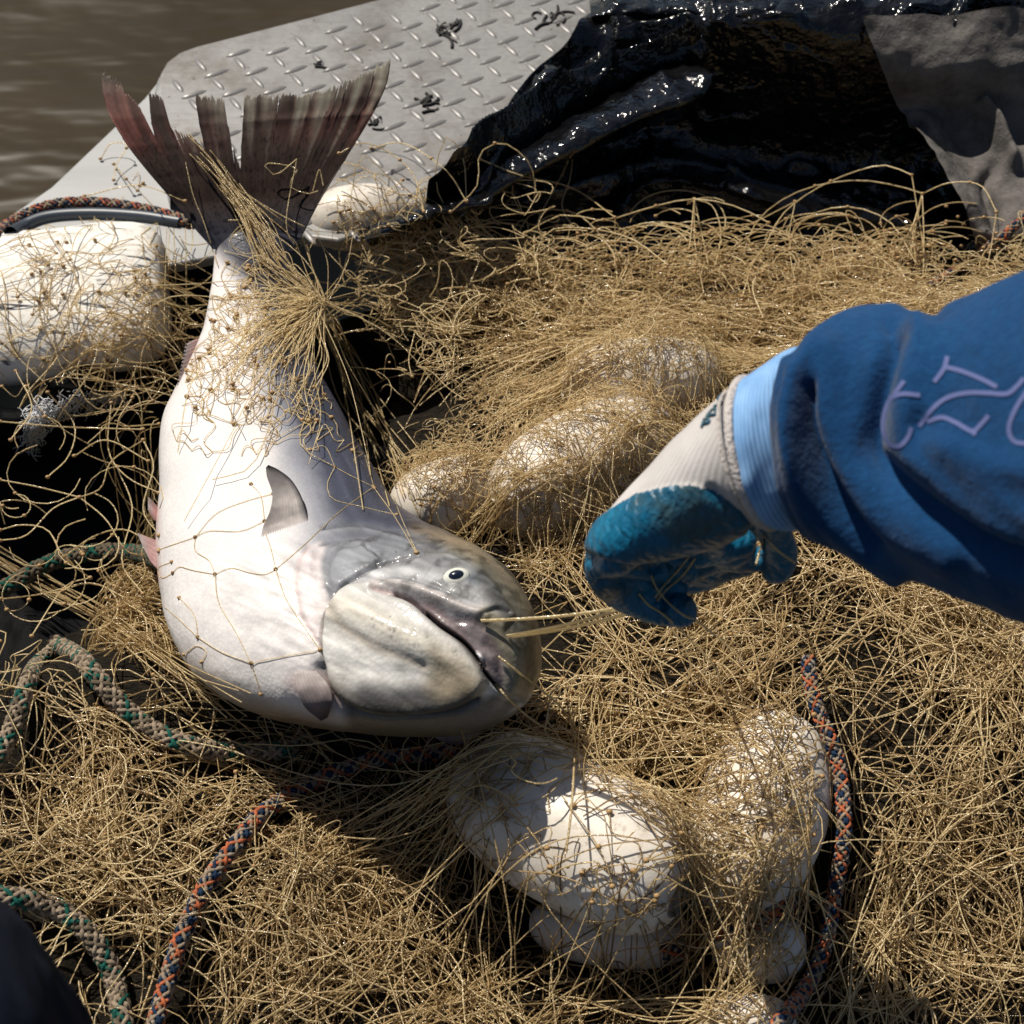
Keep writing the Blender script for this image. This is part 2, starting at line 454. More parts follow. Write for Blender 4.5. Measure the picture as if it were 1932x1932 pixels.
plate = slab('deck_plate', plate_px, -0.012, TH, M['plate'], boat)
for p_ in plate.data.polygons: p_.use_smooth = False
side_px = [(-60,480),(-20,452),(100,368),(190,282),(275,200),(315,150),(420,130),(520,300),(560,470),(300,520),(0,520)]
sd = slab('side_sheet', side_px, -0.06, 0.012, M['sheet'], boat)
for p_ in sd.data.polygons: p_.use_smooth = False
# plate edge flange between plate and side sheet
fl = cat([(345,112),(318,130),(303,156),(297,185),(300,218),(309,262),(326,332)], 24)
fa = np.array([P(u, v, -0.002) for u, v in fl]); fb = fa + np.array([-0.012, 0.0, -0.05])
fc_ = np.stack([fa + np.array([0.002, 0, 0.0015]), fa + np.array([-0.004, 0, 0]), fb], 1)
mk('plate_flange', fc_.reshape(-1, 3), grid_faces(24, 3), M['sheet'], boat)
# hull side below the sheet
hs = np.array([P(u, v, -0.06) for u, v in [(-300,690),(-60,480),(-20,452),(100,368),(190,282),(275,200),(315,150),(345,116),(430,90),(760,2),(1000,-62),(1500,-150)]])
hb = hs.copy(); hb[:, 2] = -0.7; hb[:, 0] += 0.03; hb[:, 1] -= 0.03
mk('hull_side', np.stack([hs, hb], 1).reshape(-1, 3), grid_faces(len(hs), 2), M['sheet'], boat)
fl_ = np.array([(-0.75, -0.75, -0.32), (0.9, -0.75, -0.32), (0.9, 0.8, -0.32), (-0.5, 0.42, -0.32)])
mk('floor_panel', fl_, [[0, 1, 2, 3]], M['floor'], boat)
# tread lugs
def lug_mesh():
    bm = bmesh.new()
    L, Wd, Hh = 0.0165, 0.0036, 0.003
    rows = []
    for t in np.linspace(-1, 1, 7):
        ww = Wd * math.sqrt(max(0, 1 - t * t)) + 0.0002
        rows.append([bm.verts.new((t * L, -ww, 0)), bm.verts.new((t * L * 0.93, 0, Hh * (1 - t**4) + 0.0003)), bm.verts.new((t * L, ww, 0))])
    for a, b in zip(rows[:-1], rows[1:]):
        for k in range(2): bm.faces.new((a[k], b[k], b[k + 1], a[k + 1]))
    me = bpy.data.meshes.new('tread_lug'); bm.to_mesh(me); bm.free()
    me.polygons.foreach_set('use_smooth', np.ones(len(me.polygons), bool))
    me.materials.append(M['lug']); return me
lug = lug_mesh()
pw = np.array([P(u, v, 0)[:2] for u, v in plate_px])
A_ = np.array([0.047, 0.004]); B_ = np.array([0.021, 0.044])
vis_px = [(300,100),(760,-10),(1180,-60),(1180,60),(900,400),(700,470),(330,440)]
for i in range(-40, 40):
    for j in range(-5, 30):
        for k in (0, 1):
            c = np.array([-0.45, 0.3]) + i * A_ + j * B_ + k * (A_ * 0.30 + B_ * 0.5)
            if not inside(c[None], pw)[0] or dist_poly(c[None], pw, True)[0] < 0.014: continue
            uv = proj(np.array([[c[0], c[1], 0]]))
            if not inside(uv, vis_px)[0]: continue
            o = bpy.data.objects.new('tread_lug', lug)
            col.objects.link(o); o.parent = plate
            o.location = Vector((c[0], c[1], 0.0003)) - boat.location
            o.rotation_euler = (0, 0, math.radians(33 if k == 0 else -57) + rng.normal(0, .02))

# ------------------------------------------------------------------ black tarp
def loft_rows(rows, nu, nv):
    R = [cat([P(*p) for p in r], nu) for r in rows]
    R = np.array(R)
    return np.stack([cat(R[:, i], nv) for i in range(nu)], 1)   # nv x nu x 3
rows = [[(1170,-75,.05),(1500,-90,.08),(1932,-80,.09),(2250,-60,.09)],
        [(1135,0,.04),(1350,-8,.065),(1600,-12,.08),(1932,-15,.09),(2250,-10,.09)],
        [(1108,34,.035),(1300,40,.058),(1500,42,.07),(1700,30,.075),(1932,25,.08),(2250,20,.08)],
        [(1085,75,.03),(1280,95,.025),(1500,105,.03),(1700,100,.04),(1932,110,.045),(2250,110,.05)],
        [(1058,112,.025),(1250,230,-.07),(1500,290,-.115),(1700,290,-.115),(1932,290,-.115),(2250,290,-.11)],
        [(1000,165,.022),(1150,310,-.09),(1500,370,-.14),(1750,370,-.14),(1932,370,-.13),(2250,370,-.12)],
        [(930,262,.018),(1080,370,-.08),(1400,430,-.15),(1750,440,-.15),(1932,450,-.14),(2250,450,-.14)],
        [(872,368,.012),(1000,450,-.11),(1400,520,-.17),(1750,540,-.18),(1932,560,-.18),(2250,560,-.18)],
        [(690,452,.005),(850,500,-.12),(1300,640,-.2),(1750,640,-.2),(2250,640,-.2)]]
G = loft_rows(rows, 260, 240)
V = G.reshape(-1, 3)
q = proj(V)
up = np.array([-0.1, -0.25, 1.0]); up /= np.linalg.norm(up)
def lift(poly, wdt, amp):
    global V
    d = dist_poly(q, cat(poly, 20)); V = V + (amp * np.exp(-(d / wdt)**2))[:, None] * up
# long bright fold, with rounded end, and smaller ones
fold = cat([(850,400),(940,330),(1060,265),(1180,205),(1270,165),(1325,142)], 30)
d = dist_poly(q, fold)
tt = smooth(1345, 1300, q[:, 0])
V = V + (0.075 * (1 - smooth(26, 46, d)) * tt * (0.5 + 0.5 * smooth(840, 1000, q[:, 0])))[:, None] * up
lift([(1090,60),(1010,165),(940,270),(880,360)], 26, 0.018)
lift([(1190,90),(1100,150),(1020,220)], 16, 0.016)
lift([(1000,420),(1200,350),(1300,335),(1420,370),(1600,420),(1750,470)], 28, 0.035)
lift([(700,440),(800,400),(900,370)], 16, 0.02)
lift([(850,440),(900,420),(950,400)], 12, -0.03)
cre = np.abs(fbm(V * np.array([1, .6, 1]), 7, 3)); V = V + ((.016 * np.exp(-cre / .10) * smooth(430, 300, q[:, 1]) + .010 * np.exp(-np.abs(fbm(V, 15, 2)) / .12)) * smooth(0, 90, dist_poly(q, [(1170,-75),(1108,34),(1058,112),(1000,165),(930,262),(872,368),(690,452)])))[:, None] * up
V = V + ((0.006 * fbm(V, 18, 3)) * smooth(0, 40, dist_poly(q, [(1110, 30), (870, 370)]) + 12))[:, None] * up
Ft = grid_faces(240, 260)
tarp = mk('tarp', V, Ft, M['tarp'])
tag(tarp, 'crumpled black plastic sheet with wet glints at the upper right', 'tarp')
COLL['tarp'] = (V, Ft)
# raised wet folds of the sheet
def tarp_fold(ctr, hw_, drop, m_=9):
    c = cat([p[:2] for p in ctr], 60); z = cat([(p[2], 0) for p in ctr], 60)[:, 0]
    t_ = np.gradient(c, axis=0); t_ /= np.linalg.norm(t_, axis=1, keepdims=True); nn = np.stack([-t_[:, 1], t_[:, 0]], 1)
    u_ = np.linspace(0, 1, 60); wd = hw_ * np.sqrt(np.clip(1 - np.clip((u_ - .9) / .1, 0, 1)**2, 0, 1)) * (.75 + .35 * u_) * (1 + .22 * noise3(np.stack([u_ * 7, u_ * 0 + ctr[0][0], u_ * 0], 1), 1.0)) + 1
    rws = []
    for o_ in (-1.25, -1.0, -.8, -.5, -.2, .1, .4, .7, .9, 1.05, 1.3):
        dz = -drop * max(0, abs(o_) - .75) / .5 + .006 * (1 - o_ * o_)
        rws.append([P(a[0] + n_[0] * o_ * w_, a[1] + n_[1] * o_ * w_, zz + dz) for a, n_, w_, zz in zip(c, nn, wd, z)])
    Vf = np.array(rws).reshape(-1, 3); Vf = Vf + (.004 * fbm(Vf, 40, 3) + .005 * np.exp(-np.abs(fbm(Vf, 30, 2)) / .15) + .002 * fbm(Vf, 130, 2))[:, None] * up
    Ff = grid_faces(11, 60); mk('wet_fold', Vf, Ff, M['tarp'], tarp); COLL['fold%d' % len(COLL)] = (Vf, Ff)
tarp_fold([(858,398,.012),(940,335,.02),(1060,270,.028),(1180,210,.034),(1270,170,.036),(1345,142,.036)], 36, .05)
tarp_fold([(690,452,.02),(760,415,.025),(840,390,.03),(930,372,.035)], 17, .03)
tarp_fold([(895,365,.025),(945,275,.03),(1000,185,.035),(1050,130,.04)], 17, .03)
tarp_fold([(1150,420,-.09),(1210,345,-.07),(1300,335,-.065),(1420,365,-.07),(1560,410,-.08)], 13, .03)
tarp_fold([(1115,26,.042),(1200,14,.056),(1350,12,.072),(1520,14,.082)], 24, .03)
# mud-caked flap of the same sheet
rows = [[(1625,30,.085),(1760,25,.09),(1932,15,.10),(2150,10,.11)],
        [(1665,130,.035),(1790,130,.045),(1932,120,.05),(2150,110,.06)],
        [(1702,215,-.025),(1820,240,-.03),(1932,240,-.02),(2150,240,.0)],
        [(1770,330,-.035),(1860,350,-.04),(1950,350,-.03),(2150,330,-.02)],
        [(1825,425,-.05),(1890,440,-.05),(1960,440,-.045),(2150,430,-.03)],
        [(1850,500,-.1),(1920,510,-.1),(1990,500,-.1),(2150,500,-.06)]]
G = loft_rows(rows, 110, 130); Vm = G.reshape(-1, 3); q = proj(Vm)
V_ = V; V = Vm
lift([(1720,235),(1770,280),(1830,320)], 9, -0.02)
lift([(1852,215),(1880,260),(1905,310)], 16, 0.03)
lift([(1740,250),(1760,310),(1820,400)], 30, 0.02)
lift([(1890,300),(1860,340),(1880,420)], 14, -0.02)
V = V + (0.006 * fbm(V, 30, 3))[:, None] * up
mk('muddy_flap', V, grid_faces(130, 110), M['mud'], tarp)
COLL['flap'] = (V, grid_faces(130, 110))
# loose black sheet showing in the gaps on the left
rows = [[(-150,735,-.07),(60,770,-.06),(200,650,-.06),(330,500,-.08),(420,470,-.09)],
        [(-150,800,-.09),(60,810,-.08),(220,710,-.08),(350,610,-.10),(460,560,-.10)],
        [(-150,900,-.2),(60,880,-.2),(220,820,-.18),(350,760,-.18),(700,650,-.18)],
        [(-150,1100,-.27),(60,1080,-.27),(220,1040,-.25),(400,1000,-.2),(800,760,-.22)],
        [(-150,1400,-.29),(60,1340,-.29),(300,1300,-.27),(500,1200,-.2),(900,900,-.2)]]
G = loft_rows(rows, 150, 130); V = G.reshape(-1, 3); q = proj(V)
lift([(180,620),(240,570),(320,530),(390,520)], 14, 0.02)
lift([(-20,740),(70,735),(150,760),(230,740)], 16, 0.02)
lift([(90,690),(180,610)], 12, 0.02)
V = V + (0.007 * fbm(V, 20, 3))[:, None] * up
sheet2 = mk('plastic_sheet', V, grid_faces(130, 150), M['sheet2'])
tag(sheet2, 'folded black plastic sheet in the dark gap left of the salmon', 'plastic sheet')
COLL['sheet2'] = (V, grid_faces(130, 150))

# ------------------------------------------------------------------ floats (lathe with a bore)
def make_float(name, p0, p1, z0, z1, rpx, m, label, bore=0.22, pw_=2.3, group='white floats tangled in the net', squash=1.0):
    a = P(*p0, z0); b = P(*p1, z1)
    c = (a + b) / 2; ax = b - a; L = np.linalg.norm(ax) / 2; ax /= 2 * L
    R = rpx * scale_at(c)
    ref = np.array([0, 0, 1.0]); e1 = np.cross(ref, ax); e1 /= np.linalg.norm(e1); e2 = np.cross(ax, e1)
    prof = []
    for t in np.linspace(-1, 1, 33):
        x = math.sin(t * math.pi / 2)
        r = R * max(0, (1 - abs(x)**pw_))**(1 / pw_)
        prof.append((x * L, max(r, bore * R)))
    prof[0] = (prof[0][0] * 0.985, bore * R * 1.25); prof[-1] = (prof[-1][0] * 0.985, bore * R * 1.25)
    prof += [(L * 0.93, bore * R), (0, bore * R * 0.9), (-L * 0.93, bore * R)]
    ns = 48
    ang = np.arange(ns) * 2 * math.pi / ns
    pr = np.array(prof)
    V = pr[:, None, 0, None] * ax + pr[:, None, 1, None] * (np.cos(ang)[None, :, None] * e1 + squash * np.sin(ang)[None, :, None] * e2)
    V = V.reshape(-1, 3)
    V = V + c
    V = V + ((0.0016 if name == 'net_float' else 0.0010) * R / 0.05 * fbm(V, 16, 2))[:, None] * ((V - c) / (np.linalg.norm(V - c, axis=1, keepdims=True) + 1e-6))
    Fc = grid_faces(len(prof), ns, True)
    last = np.stack([np.full(ns, 0) + (len(prof) - 1) * ns + np.arange(ns), (len(prof) - 1) * ns + (np.arange(ns) + 1) % ns, (np.arange(ns) + 1) % ns, np.arange(ns)], 1)
    Fc = np.vstack([Fc, last])
    o = mk(name, V, Fc, m)
    o.data.transform(Matrix.Translation(-Vector(c))); o.location = c
    tag(o, label, 'net float' if name == 'net_float' else 'foam block', group)
    COLL['fl%d' % len(COLL)] = (V, Fc)
    return o
make_float('net_float', (880,1455), (1285,1690), -.005, .02, 138, M['float'], 'large white float half shaded by the salmon head at the lower centre', bore=.3, pw_=3.0)
make_float('net_float', (1000,1740), (1310,1775), -.075, -.07, 66, M['float'], 'white float tucked just below the half shaded float')
make_float('net_float', (1490,1360), (1375,1720), .0, .0, 122, M['float'], 'netted white float between the shaded float and the right hand rope')
make_float('net_float', (1340,1770), (1520,1795), -.04, -.04, 70, M['float'], 'small grey shadowed float end left of the lower right rope')
make_float('net_float', (1320,1945), (1500,1925), -.03, -.03, 55, M['float'], 'white float cut off by the bottom edge')
make_float('net_float', (1060,735), (1360,705), -.005, -.005, 84, M['float'], 'white netted float just above the glove wrist')
make_float('net_float', (930,965), (1260,800), -.005, -.005, 108, M['float'], 'netted white float between the salmon and the glove')
make_float('net_float', (740,975), (930,905), -.03, -.02, 74, M['float'], 'white float peeping out behind the salmon back')
make_float('net_float', (580,420), (770,400), -.01, -.01, 62, M['float'], 'white float behind the salmon tail at the edge of the deck plate')
make_float('net_float', (1860,1190), (1990,1250), .01, .01, 50, M['float'], 'beige float end under the sleeve at the right edge')
make_float('foam_block', (-160,600), (318,545), -.055, -.06, 190, M['foam'], 'big cracked white foam float under loose net at the left edge', bore=0.05, pw_=5.0, squash=0.5)

# ------------------------------------------------------------------ salmon
fish = empty('salmon', P(600, 1100, -0.03))
tag(fish, 'big silver salmon lying belly up in the net with its torn tail raised', 'fish')
st = [  # belly px, back px, centre z, half depth (m)
    ((418,430),(538,440),.055,.020),((406,480),(547,488),.050,.026),((398,540),(553,545),.048,.034),((385,610),(566,600),.046,.044),
    ((352,690),(594,680),.046,.056),((312,770),(636,760),.045,.068),((300,840),(672,830),.045,.076),((299,920),(712,895),.045,.083),
    ((294,1000),(742,945),.050,.088),((297,1080),(775,970),.055,.090),((318,1180),(805,985),.066,.090),((372,1275),(850,1005),.074,.088),
    ((470,1338),(892,1026),.082,.086),((600,1374),(935,1056),.089,.083),((740,1388),(973,1095),.093,.078),((862,1388),(1005,1152),.094,.068),((930,1372),(1020,1205),.092,.055),((975,1345),(1024,1250),.090,.036),((1000,1322),(1018,1280),.089,.016)]
NS = 470
be = cat([s[0] for s in st], 200); 
sid = np.arange(len(st))
from_i = np.linspace(0, len(st) - 1, NS)
def chan(vals):
    vals = np.asarray(vals, float)
    p = np.vstack([2 * vals[:1] - vals[1:2], vals, 2 * vals[-1:] - vals[-2:-1]]) if vals.ndim == 2 else np.concatenate([[2 * vals[0] - vals[1]], vals, [2 * vals[-1] - vals[-2]]])
    i = np.clip(np.floor(from_i).astype(int), 0, len(vals) - 2); t = from_i - i
    if vals.ndim == 2: t = t[:, None]
    a, b, c, d = p[i], p[i + 1], p[i + 2], p[i + 3]
    return 0.5 * (2 * b + (c - a) * t + (2 * a - 5 * b + 4 * c - d) * t**2 + (3 * b - a - 3 * c + d) * t**3)
bel = chan([s[0] for s in st]); bac = chan([s[1] for s in st]); zc = chan([s[2] for s in st]); hd = chan([s[3] for s in st])
mid = (bel + bac) / 2
Cc = np.array([P(u, v, z) for (u, v), z in zip(mid, zc)])
dep = (Cc - CAM) @ FWD
def at_depth(uv, dp):
    r = rays(uv); return CAM + r * (dp / (r @ FWD))[:, None]
Bl = at_depth(bel, dep); Bk = at_depth(bac, dep)
Cn = (Bl + Bk) / 2; Wv = (Bk - Bl) / 2
Vv = CAM - Cn; Vv /= np.linalg.norm(Vv, axis=1, keepdims=True)
NT = 290
front = np.linspace(0, math.pi, 220, endpoint=False); back_ = np.linspace(math.pi, 2 * math.pi, 70, endpoint=False)
th = np.concatenate([front, back_])
cs, sn = np.cos(th), np.sin(th)
ex = 2 / 2.25
sx = np.sign(cs) * np.abs(cs)**ex; sy = np.sign(sn) * np.abs(sn)**ex
FV = Cn[:, None] + Wv[:, None] * sx[None, :, None] + (Vv * hd[:, None])[:, None] * sy[None, :, None]
Nn, Nt = FV.shape[:2]
V = FV.reshape(-1, 3)
S = np.repeat(from_i, Nt); Q = np.tile(sx, Nn); FR = np.tile(sn, Nn)
def normals(V):
    G = V.reshape(Nn, Nt, 3)
    du = np.gradient(G, axis=0); dv = np.roll(G, -1, 1) - np.roll(G, 1, 1)
    n_ = np.cross(du, dv); n_ /= np.linalg.norm(n_, axis=2, keepdims=True) + 1e-12
    n_ = n_.reshape(-1, 3)
    if (n_ * (V - np.repeat(Cn, Nt, 0))).sum(1).mean() < 0: n_ = -n_
    return n_
uv = proj(V)
nr = normals(V)
fr = smooth(-0.02, 0.12, FR)
disp = np.zeros(len(V))
Col = np.zeros((len(V), 3))
def C(*c): return np.array(c)
# base colouring across the section: white belly -> silver flank -> blue-grey back
jit = 0.10 * fbm(V, 22, 3)
qq = Q + jit * 0.7
k1 = smooth(-.08, 0.34, qq)[:, None]; k2 = smooth(0.22, 0.58, qq)[:, None]
Col = C(.70, .665, .64) * (1 - k1) + C(.30, .30, .325) * k1
Col = Col * (1 - k2) + C(.058, .062, .088) * k2
ped = smooth(2.7, 1.5, S - 1.25 * Q + .5 * jit)[:, None]
Col = Col * (1 - ped) + C(.032, .033, .048) * ped  # dark blue peduncle, deepened to paint in shade from tail and net
hz = smooth(9.5, 12.0, S)                                  # head: greyer, olive on top
hk = (hz * smooth(0.35, 0.85, qq))[:, None]
Col = Col * (1 - hk) + C(.15, .135, .10) * hk
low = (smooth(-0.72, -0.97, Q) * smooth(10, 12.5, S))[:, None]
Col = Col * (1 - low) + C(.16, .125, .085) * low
def Z4(pts): return [(515.2 + x * .3, 901.6 + y * .3) for x, y in pts]      # head close-up to photo units
def stroke(poly, wd, amp=0.0, c=None, k=1.0, n_=40, sharp=2):
    global disp, Col
    d = dist_poly(uv, cat(poly, n_)); e = np.exp(-(d / wd)**sharp) * fr
    disp += amp * e
    if c is not None:
        e2 = (np.clip(e * k, 0, 1))[:, None]; Col = Col * (1 - e2) + np.array(c) * e2
def region(poly, soft, amp=0.0, c=None, k=1.0):
    global disp, Col
    e = pmask(uv, poly, soft) * fr
    disp += amp * e
    if c is not None:
        e2 = (e * k)[:, None]; Col = Col * (1 - e2) + np.array(c) * e2
jaw = Z4([(372,822),(335,900),(314,1010),(318,1110),(335,1200),(375,1290),(440,1360),(560,1435),(700,1462),(950,1452),(1150,1420),(1250,1375),(1315,1300),(1330,1240),(1290,1150),(1200,1040),(1100,960),(980,870),(860,785),(700,742),(560,700),(455,735)])
jaw = [tuple(x) for x in cat(jaw + jaw[:1], 90)[:-1]]
# cheek / operculum plate first
cheek = Z4([(375,800),(440,705),(540,635),(660,570),(800,520),(960,490),(1120,480),(1300,560),(1420,700),(1520,860),(1440,960),(1300,880),(1150,840),(950,760),(860,765),(700,735),(520,720)])
region(cheek, 8, 0.003, (.37, .365, .36), .85)
oper = Z4([(380,790),(320,690),(300,560),(340,450),(470,390),(640,380),(820,410),(960,480),(800,520),(650,570),(520,640),(430,715)])
region(oper, 8, 0.002, (.22, .225, .24), .85)
memb = Z4([(225,440),(160,550),(148,700),(185,880),(260,1000),(305,1060),(315,1000),(340,890),(372,820),(325,700),(300,560),(330,450),(300,410)])
region(memb, 7, 0.001, (.64, .575, .56), .9)
region(Z4([(360,560),(430,470),(560,440),(660,490),(670,540),(560,610),(470,690),(400,700),(355,640)]), 10, .0016, (.30, .31, .33), .8)
region(Z4([(320,690),(370,700),(430,715),(375,800),(345,770)]), 6, -.002, (.12, .12, .135), .8)
# lower jaw and throat
region(jaw, 13, 0.009, (.56, .54, .50), .9)
region([tuple(x) for x in Z4([(340,950),(420,960),(560,1060),(760,1140),(960,1190),(1000,1240),(900,1270),(650,1240),(420,1230),(350,1200),(325,1080)])], 16, -0.0025, (.66, .64, .60), .9)
stroke(Z4([(420,850),(560,880),(720,950),(880,1020),(1050,1090),(1190,1180),(1275,1270)]), 24, 0.005, (.60, .55, .46), .8)
stroke(Z4([(385,850),(450,940),(560,1020),(700,1085),(850,1135),(960,1180)]), 9, -0.002, (.33, .27, .205), .6)
stroke(Z4([(390,1290),(520,1360),(700,1390),(900,1395),(1100,1375),(1240,1320)]), 24, 0.004, (.20, .18, .15), .9)  # brown-dark jaw markings, with shade painted along the lower ridge
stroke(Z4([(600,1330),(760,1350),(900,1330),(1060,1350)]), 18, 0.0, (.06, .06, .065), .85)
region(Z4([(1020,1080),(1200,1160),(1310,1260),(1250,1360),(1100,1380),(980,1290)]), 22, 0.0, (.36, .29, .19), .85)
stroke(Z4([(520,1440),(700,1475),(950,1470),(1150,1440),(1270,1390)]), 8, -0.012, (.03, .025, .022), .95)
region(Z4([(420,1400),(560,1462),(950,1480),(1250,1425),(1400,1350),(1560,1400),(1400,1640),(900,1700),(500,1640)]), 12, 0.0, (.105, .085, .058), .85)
# lip edges and mouth
stroke(Z4([(640,705),(760,690),(920,720),(1080,790),(1220,850),(1310,870)]), 12, 0.005, (.46, .41, .38), .8)
stroke(Z4([(700,650),(850,655),(980,690),(1120,740)]), 5, -0.0015, (.16, .16, .17), .8)
stroke(Z4([(640,620),(800,600),(960,640),(1060,690)]), 10, 0.0015, (.56, .55, .55), .7)
flesh = Z4([(870,770),(1000,790),(1120,870),(1200,885),(1290,890),(1350,960),(1410,1040),(1450,1140),(1470,1330),(1400,1310),(1330,1210),(1280,1120),(1200,1040),(1100,965),(980,875)])
region(flesh, 7, -0.0015, (.16, .12, .12), .95)
region(Z4([(1160,920),(1270,900),(1350,980),(1320,1060),(1400,1120),(1400,1200),(1330,1150),(1240,1030)]), 9, 0.002, (.20, .17, .175), .85)
mouth = Z4([(650,733),(780,748),(880,790),(960,850),(1060,935),(1150,995),(1220,1060),(1290,1150),(1330,1225),(1380,1290),(1440,1345)])
stroke(mouth[1:], 3.6, -0.011, (.02, .012, .014), 1.2)
stroke(mouth[3:8], 5.0, -0.006, (.03, .018, .02), 1.0)
stroke(mouth[:3], 4, -0.003, (.42, .28, .26), .6)
region(Z4([(1275,1095),(1310,1110),(1325,1150),(1300,1150)]), 3, .004, (.75, .74, .74), 1)
# snout
region(Z4([(1310,880),(1500,850),(1640,980),(1700,1250),(1580,1430),(1460,1340),(1455,1140),(1350,960)]), 8, 0.001, (.15, .13, .09), .9)
stroke(Z4([(1340,870),(1440,960),(1500,1080),(1530,1220),(1500,1340)]), 15, 0.002, (.27, .24, .17), .8)  # tan highlight painted along the snout
stroke(Z4([(900,330),(1150,400),(1330,520),(1560,800),(1680,1000)]), 15, 0.0, (.25, .185, .115), .6)
stroke(Z4([(1420,760),(1550,880),(1630,1060),(1640,1300)]), 20, -0.001, (.07, .062, .045), .9)
stroke(Z4([(1300,560),(1450,680),(1580,820)]), 14, 0.0, (.13, .115, .08), .8)
stroke(Z4([(1310,880),(1400,830),(1480,850)]), 4, -0.003, (.06, .06, .06), .8)
# lines on the gill plates
stroke(Z4([(372,815),(430,712),(520,640),(650,570),(800,520),(950,490)]), 4, -0.0028, (.08, .08, .09), .8)
stroke(Z4([(570,435),(430,460),(372,540),(352,620),(370,680),(420,702)]), 3.5, -0.0015, (.2, .2, .215), .8)
stroke(Z4([(572,435),(600,465),(640,490),(682,520),(650,540),(655,556)]), 1.8, -0.002, (.02, .02, .02), .9)
stroke(Z4([(320,318),(440,296),(560,290),(780,330),(960,365)]), 5, -0.002, (.11, .115, .13), .8)
stroke(Z4([(330,345),(560,330),(800,380),(920,430)]), 5, 0.0008, (.34, .345, .36), .5)
stroke(Z4([(300,430),(400,400),(560,400),(760,430),(900,470)]), 3.5, -0.0012, (.15, .15, .16), .7)
stroke(Z4([(225,430),(160,550),(148,700),(185,880),(260,1000),(300,1055)]), 3, -0.0015, (.52, .36, .34), .6)
stroke(Z4([(270,470),(255,600),(290,720),(340,800)]), 3, -0.002, (.40, .37, .37), .5)
stroke(Z4([(340,880),(312,1000),(318,1120),(338,1210),(380,1300)]), 4, -0.009, (.20, .165, .15), .85)
stroke(Z4([(372,818),(430,714),(470,680)]), 3, -.003, (.04, .04, .045), .9)
stroke(Z4([(372,818),(352,860),(338,900)]), 3, -.004, (.10, .08, .075), .8)
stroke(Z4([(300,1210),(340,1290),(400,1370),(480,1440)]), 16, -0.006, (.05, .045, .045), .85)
region(Z4([(1250,600),(1330,620),(1350,690),(1250,700),(1200,660)]), 9, 0, (.11, .13, .15), .8)
stroke(Z4([(980,440),(1150,500),(1300,590),(1450,720)]), 6, -0.001, (.16, .15, .12), .5)
stroke(Z4([(760,470),(1000,520),(1200,560)]), 14, 0, (.17, .17, .175), .6)
stroke(Z4([(1320,640),(1400,760),(1480,880)]), 20, 0, (.085, .085, .08), .85)  # soft shade painted between the eye and the snout
stroke(Z4([(700,690),(900,740),(1060,800)]), 5, 0, (.16, .15, .15), .6)
stroke(Z4([(400,1330),(560,1400),(760,1430),(1000,1425),(1220,1360)]), 19, 0, (.085, .074, .058), .9)  # wide dark band paints the shade on the jaw underside
stroke(Z4([(560,600),(760,560),(960,560),(1080,600)]), 9, 0, (.22, .22, .23), .5)
stroke(Z4([(400,360),(640,360),(860,400),(1060,450)]), 12, 0, (.15, .155, .17), .6)
# pink of the belly edges, mouth spots
stroke([(293,960),(291,1020),(297,1090)], 8, 0, (.62, .38, .33), .6)
stroke([(303,740),(330,700),(355,660)], 14, 0, (.60, .36, .36), .5)
stroke([(560,1290),(600,1300),(620,1330)], 22, 0, (.62, .44, .42), .6)
for _ in range(34):
    t = rng.random(); c0 = np.array(Z4([(640 + 560 * t, 930 + 230 * t)])[0]) + rng.normal(0, 13, 2)
    stroke([c0, c0 + 0.4], 1.0 + rng.random() * 1.5, -0.0004, (.16, .14, .12), .8, 2)
for _ in range(120):                                        # dark spots on back
    k = rng.integers(0, len(V)); 
    if Q[k] < 0.55 or FR[k] < 0.05 or S[k] > 12: continue
    stroke([uv[k], uv[k] + 0.5], 1.6 + 2 * rng.random(), 0, (.03, .032, .045), .7, 2)
# scratchy streaks along the head
ca, sa = math.cos(math.radians(24)), math.sin(math.radians(24))
hs_ = noise3(np.stack([(uv[:, 0] * ca + uv[:, 1] * sa) / 55, (-uv[:, 0] * sa + uv[:, 1] * ca) / 6.5, np.zeros(len(uv))], 1), 1.0) + .7 * noise3(np.stack([(uv[:, 0] * ca + uv[:, 1] * sa) / 22, (-uv[:, 0] * sa + uv[:, 1] * ca) / 13, np.zeros(len(uv)) + 3], 1), 1.0)
Col = Col * (1 + 0.24 * (hs_ * smooth(8.6, 9.6, S) * fr * smooth(-.75, -.3, Q + .0 * S + pmask(uv, jaw, 6) + pmask(uv, cheek, 6)))[:, None])
# flank striations along the body
lng = noise3(np.stack([S * 1.2, Q * 26, np.zeros_like(S)], 1), 1.0)
stri = (smooth(.15, .7, Q) * smooth(11, 8, S))[:, None]
Col = Col * (1 + 0.30 * lng[:, None] * stri)
# body relief: soft myomere dents
hd_ = smooth(9.0, 9.8, S) * fr
mo = smooth(.05, .8, fbm(V, 95, 4))
upm = np.clip(smooth(.1, .5, Q) * (1 - pmask(uv, jaw, 8)), 0, 1)
Col = Col * (1 - (.55 * mo * hd_ * (.10 + .90 * upm)))[:, None]
disp += 0.0012 * fbm(V, 16, 3) + .0005 * hd_ * fbm(V, 70, 2)
V = V + nr * disp[:, None]
Fb = grid_faces(Nn, Nt, True)
c0, c1 = len(V), len(V) + 1
V = np.vstack([V, V[:Nt].mean(0), V[-Nt:].mean(0)]); Col = np.vstack([Col, Col[0], Col[-1]])
e0 = [[c0, (j + 1) % Nt, j, j] for j in range(Nt)]; e1 = [[c1, (Nn - 1) * Nt + j, (Nn - 1) * Nt + (j + 1) % Nt] for j in range(Nt)]
Flist = Fb.tolist() + [[a, b, c] for a, b, c, _ in e0] + e1
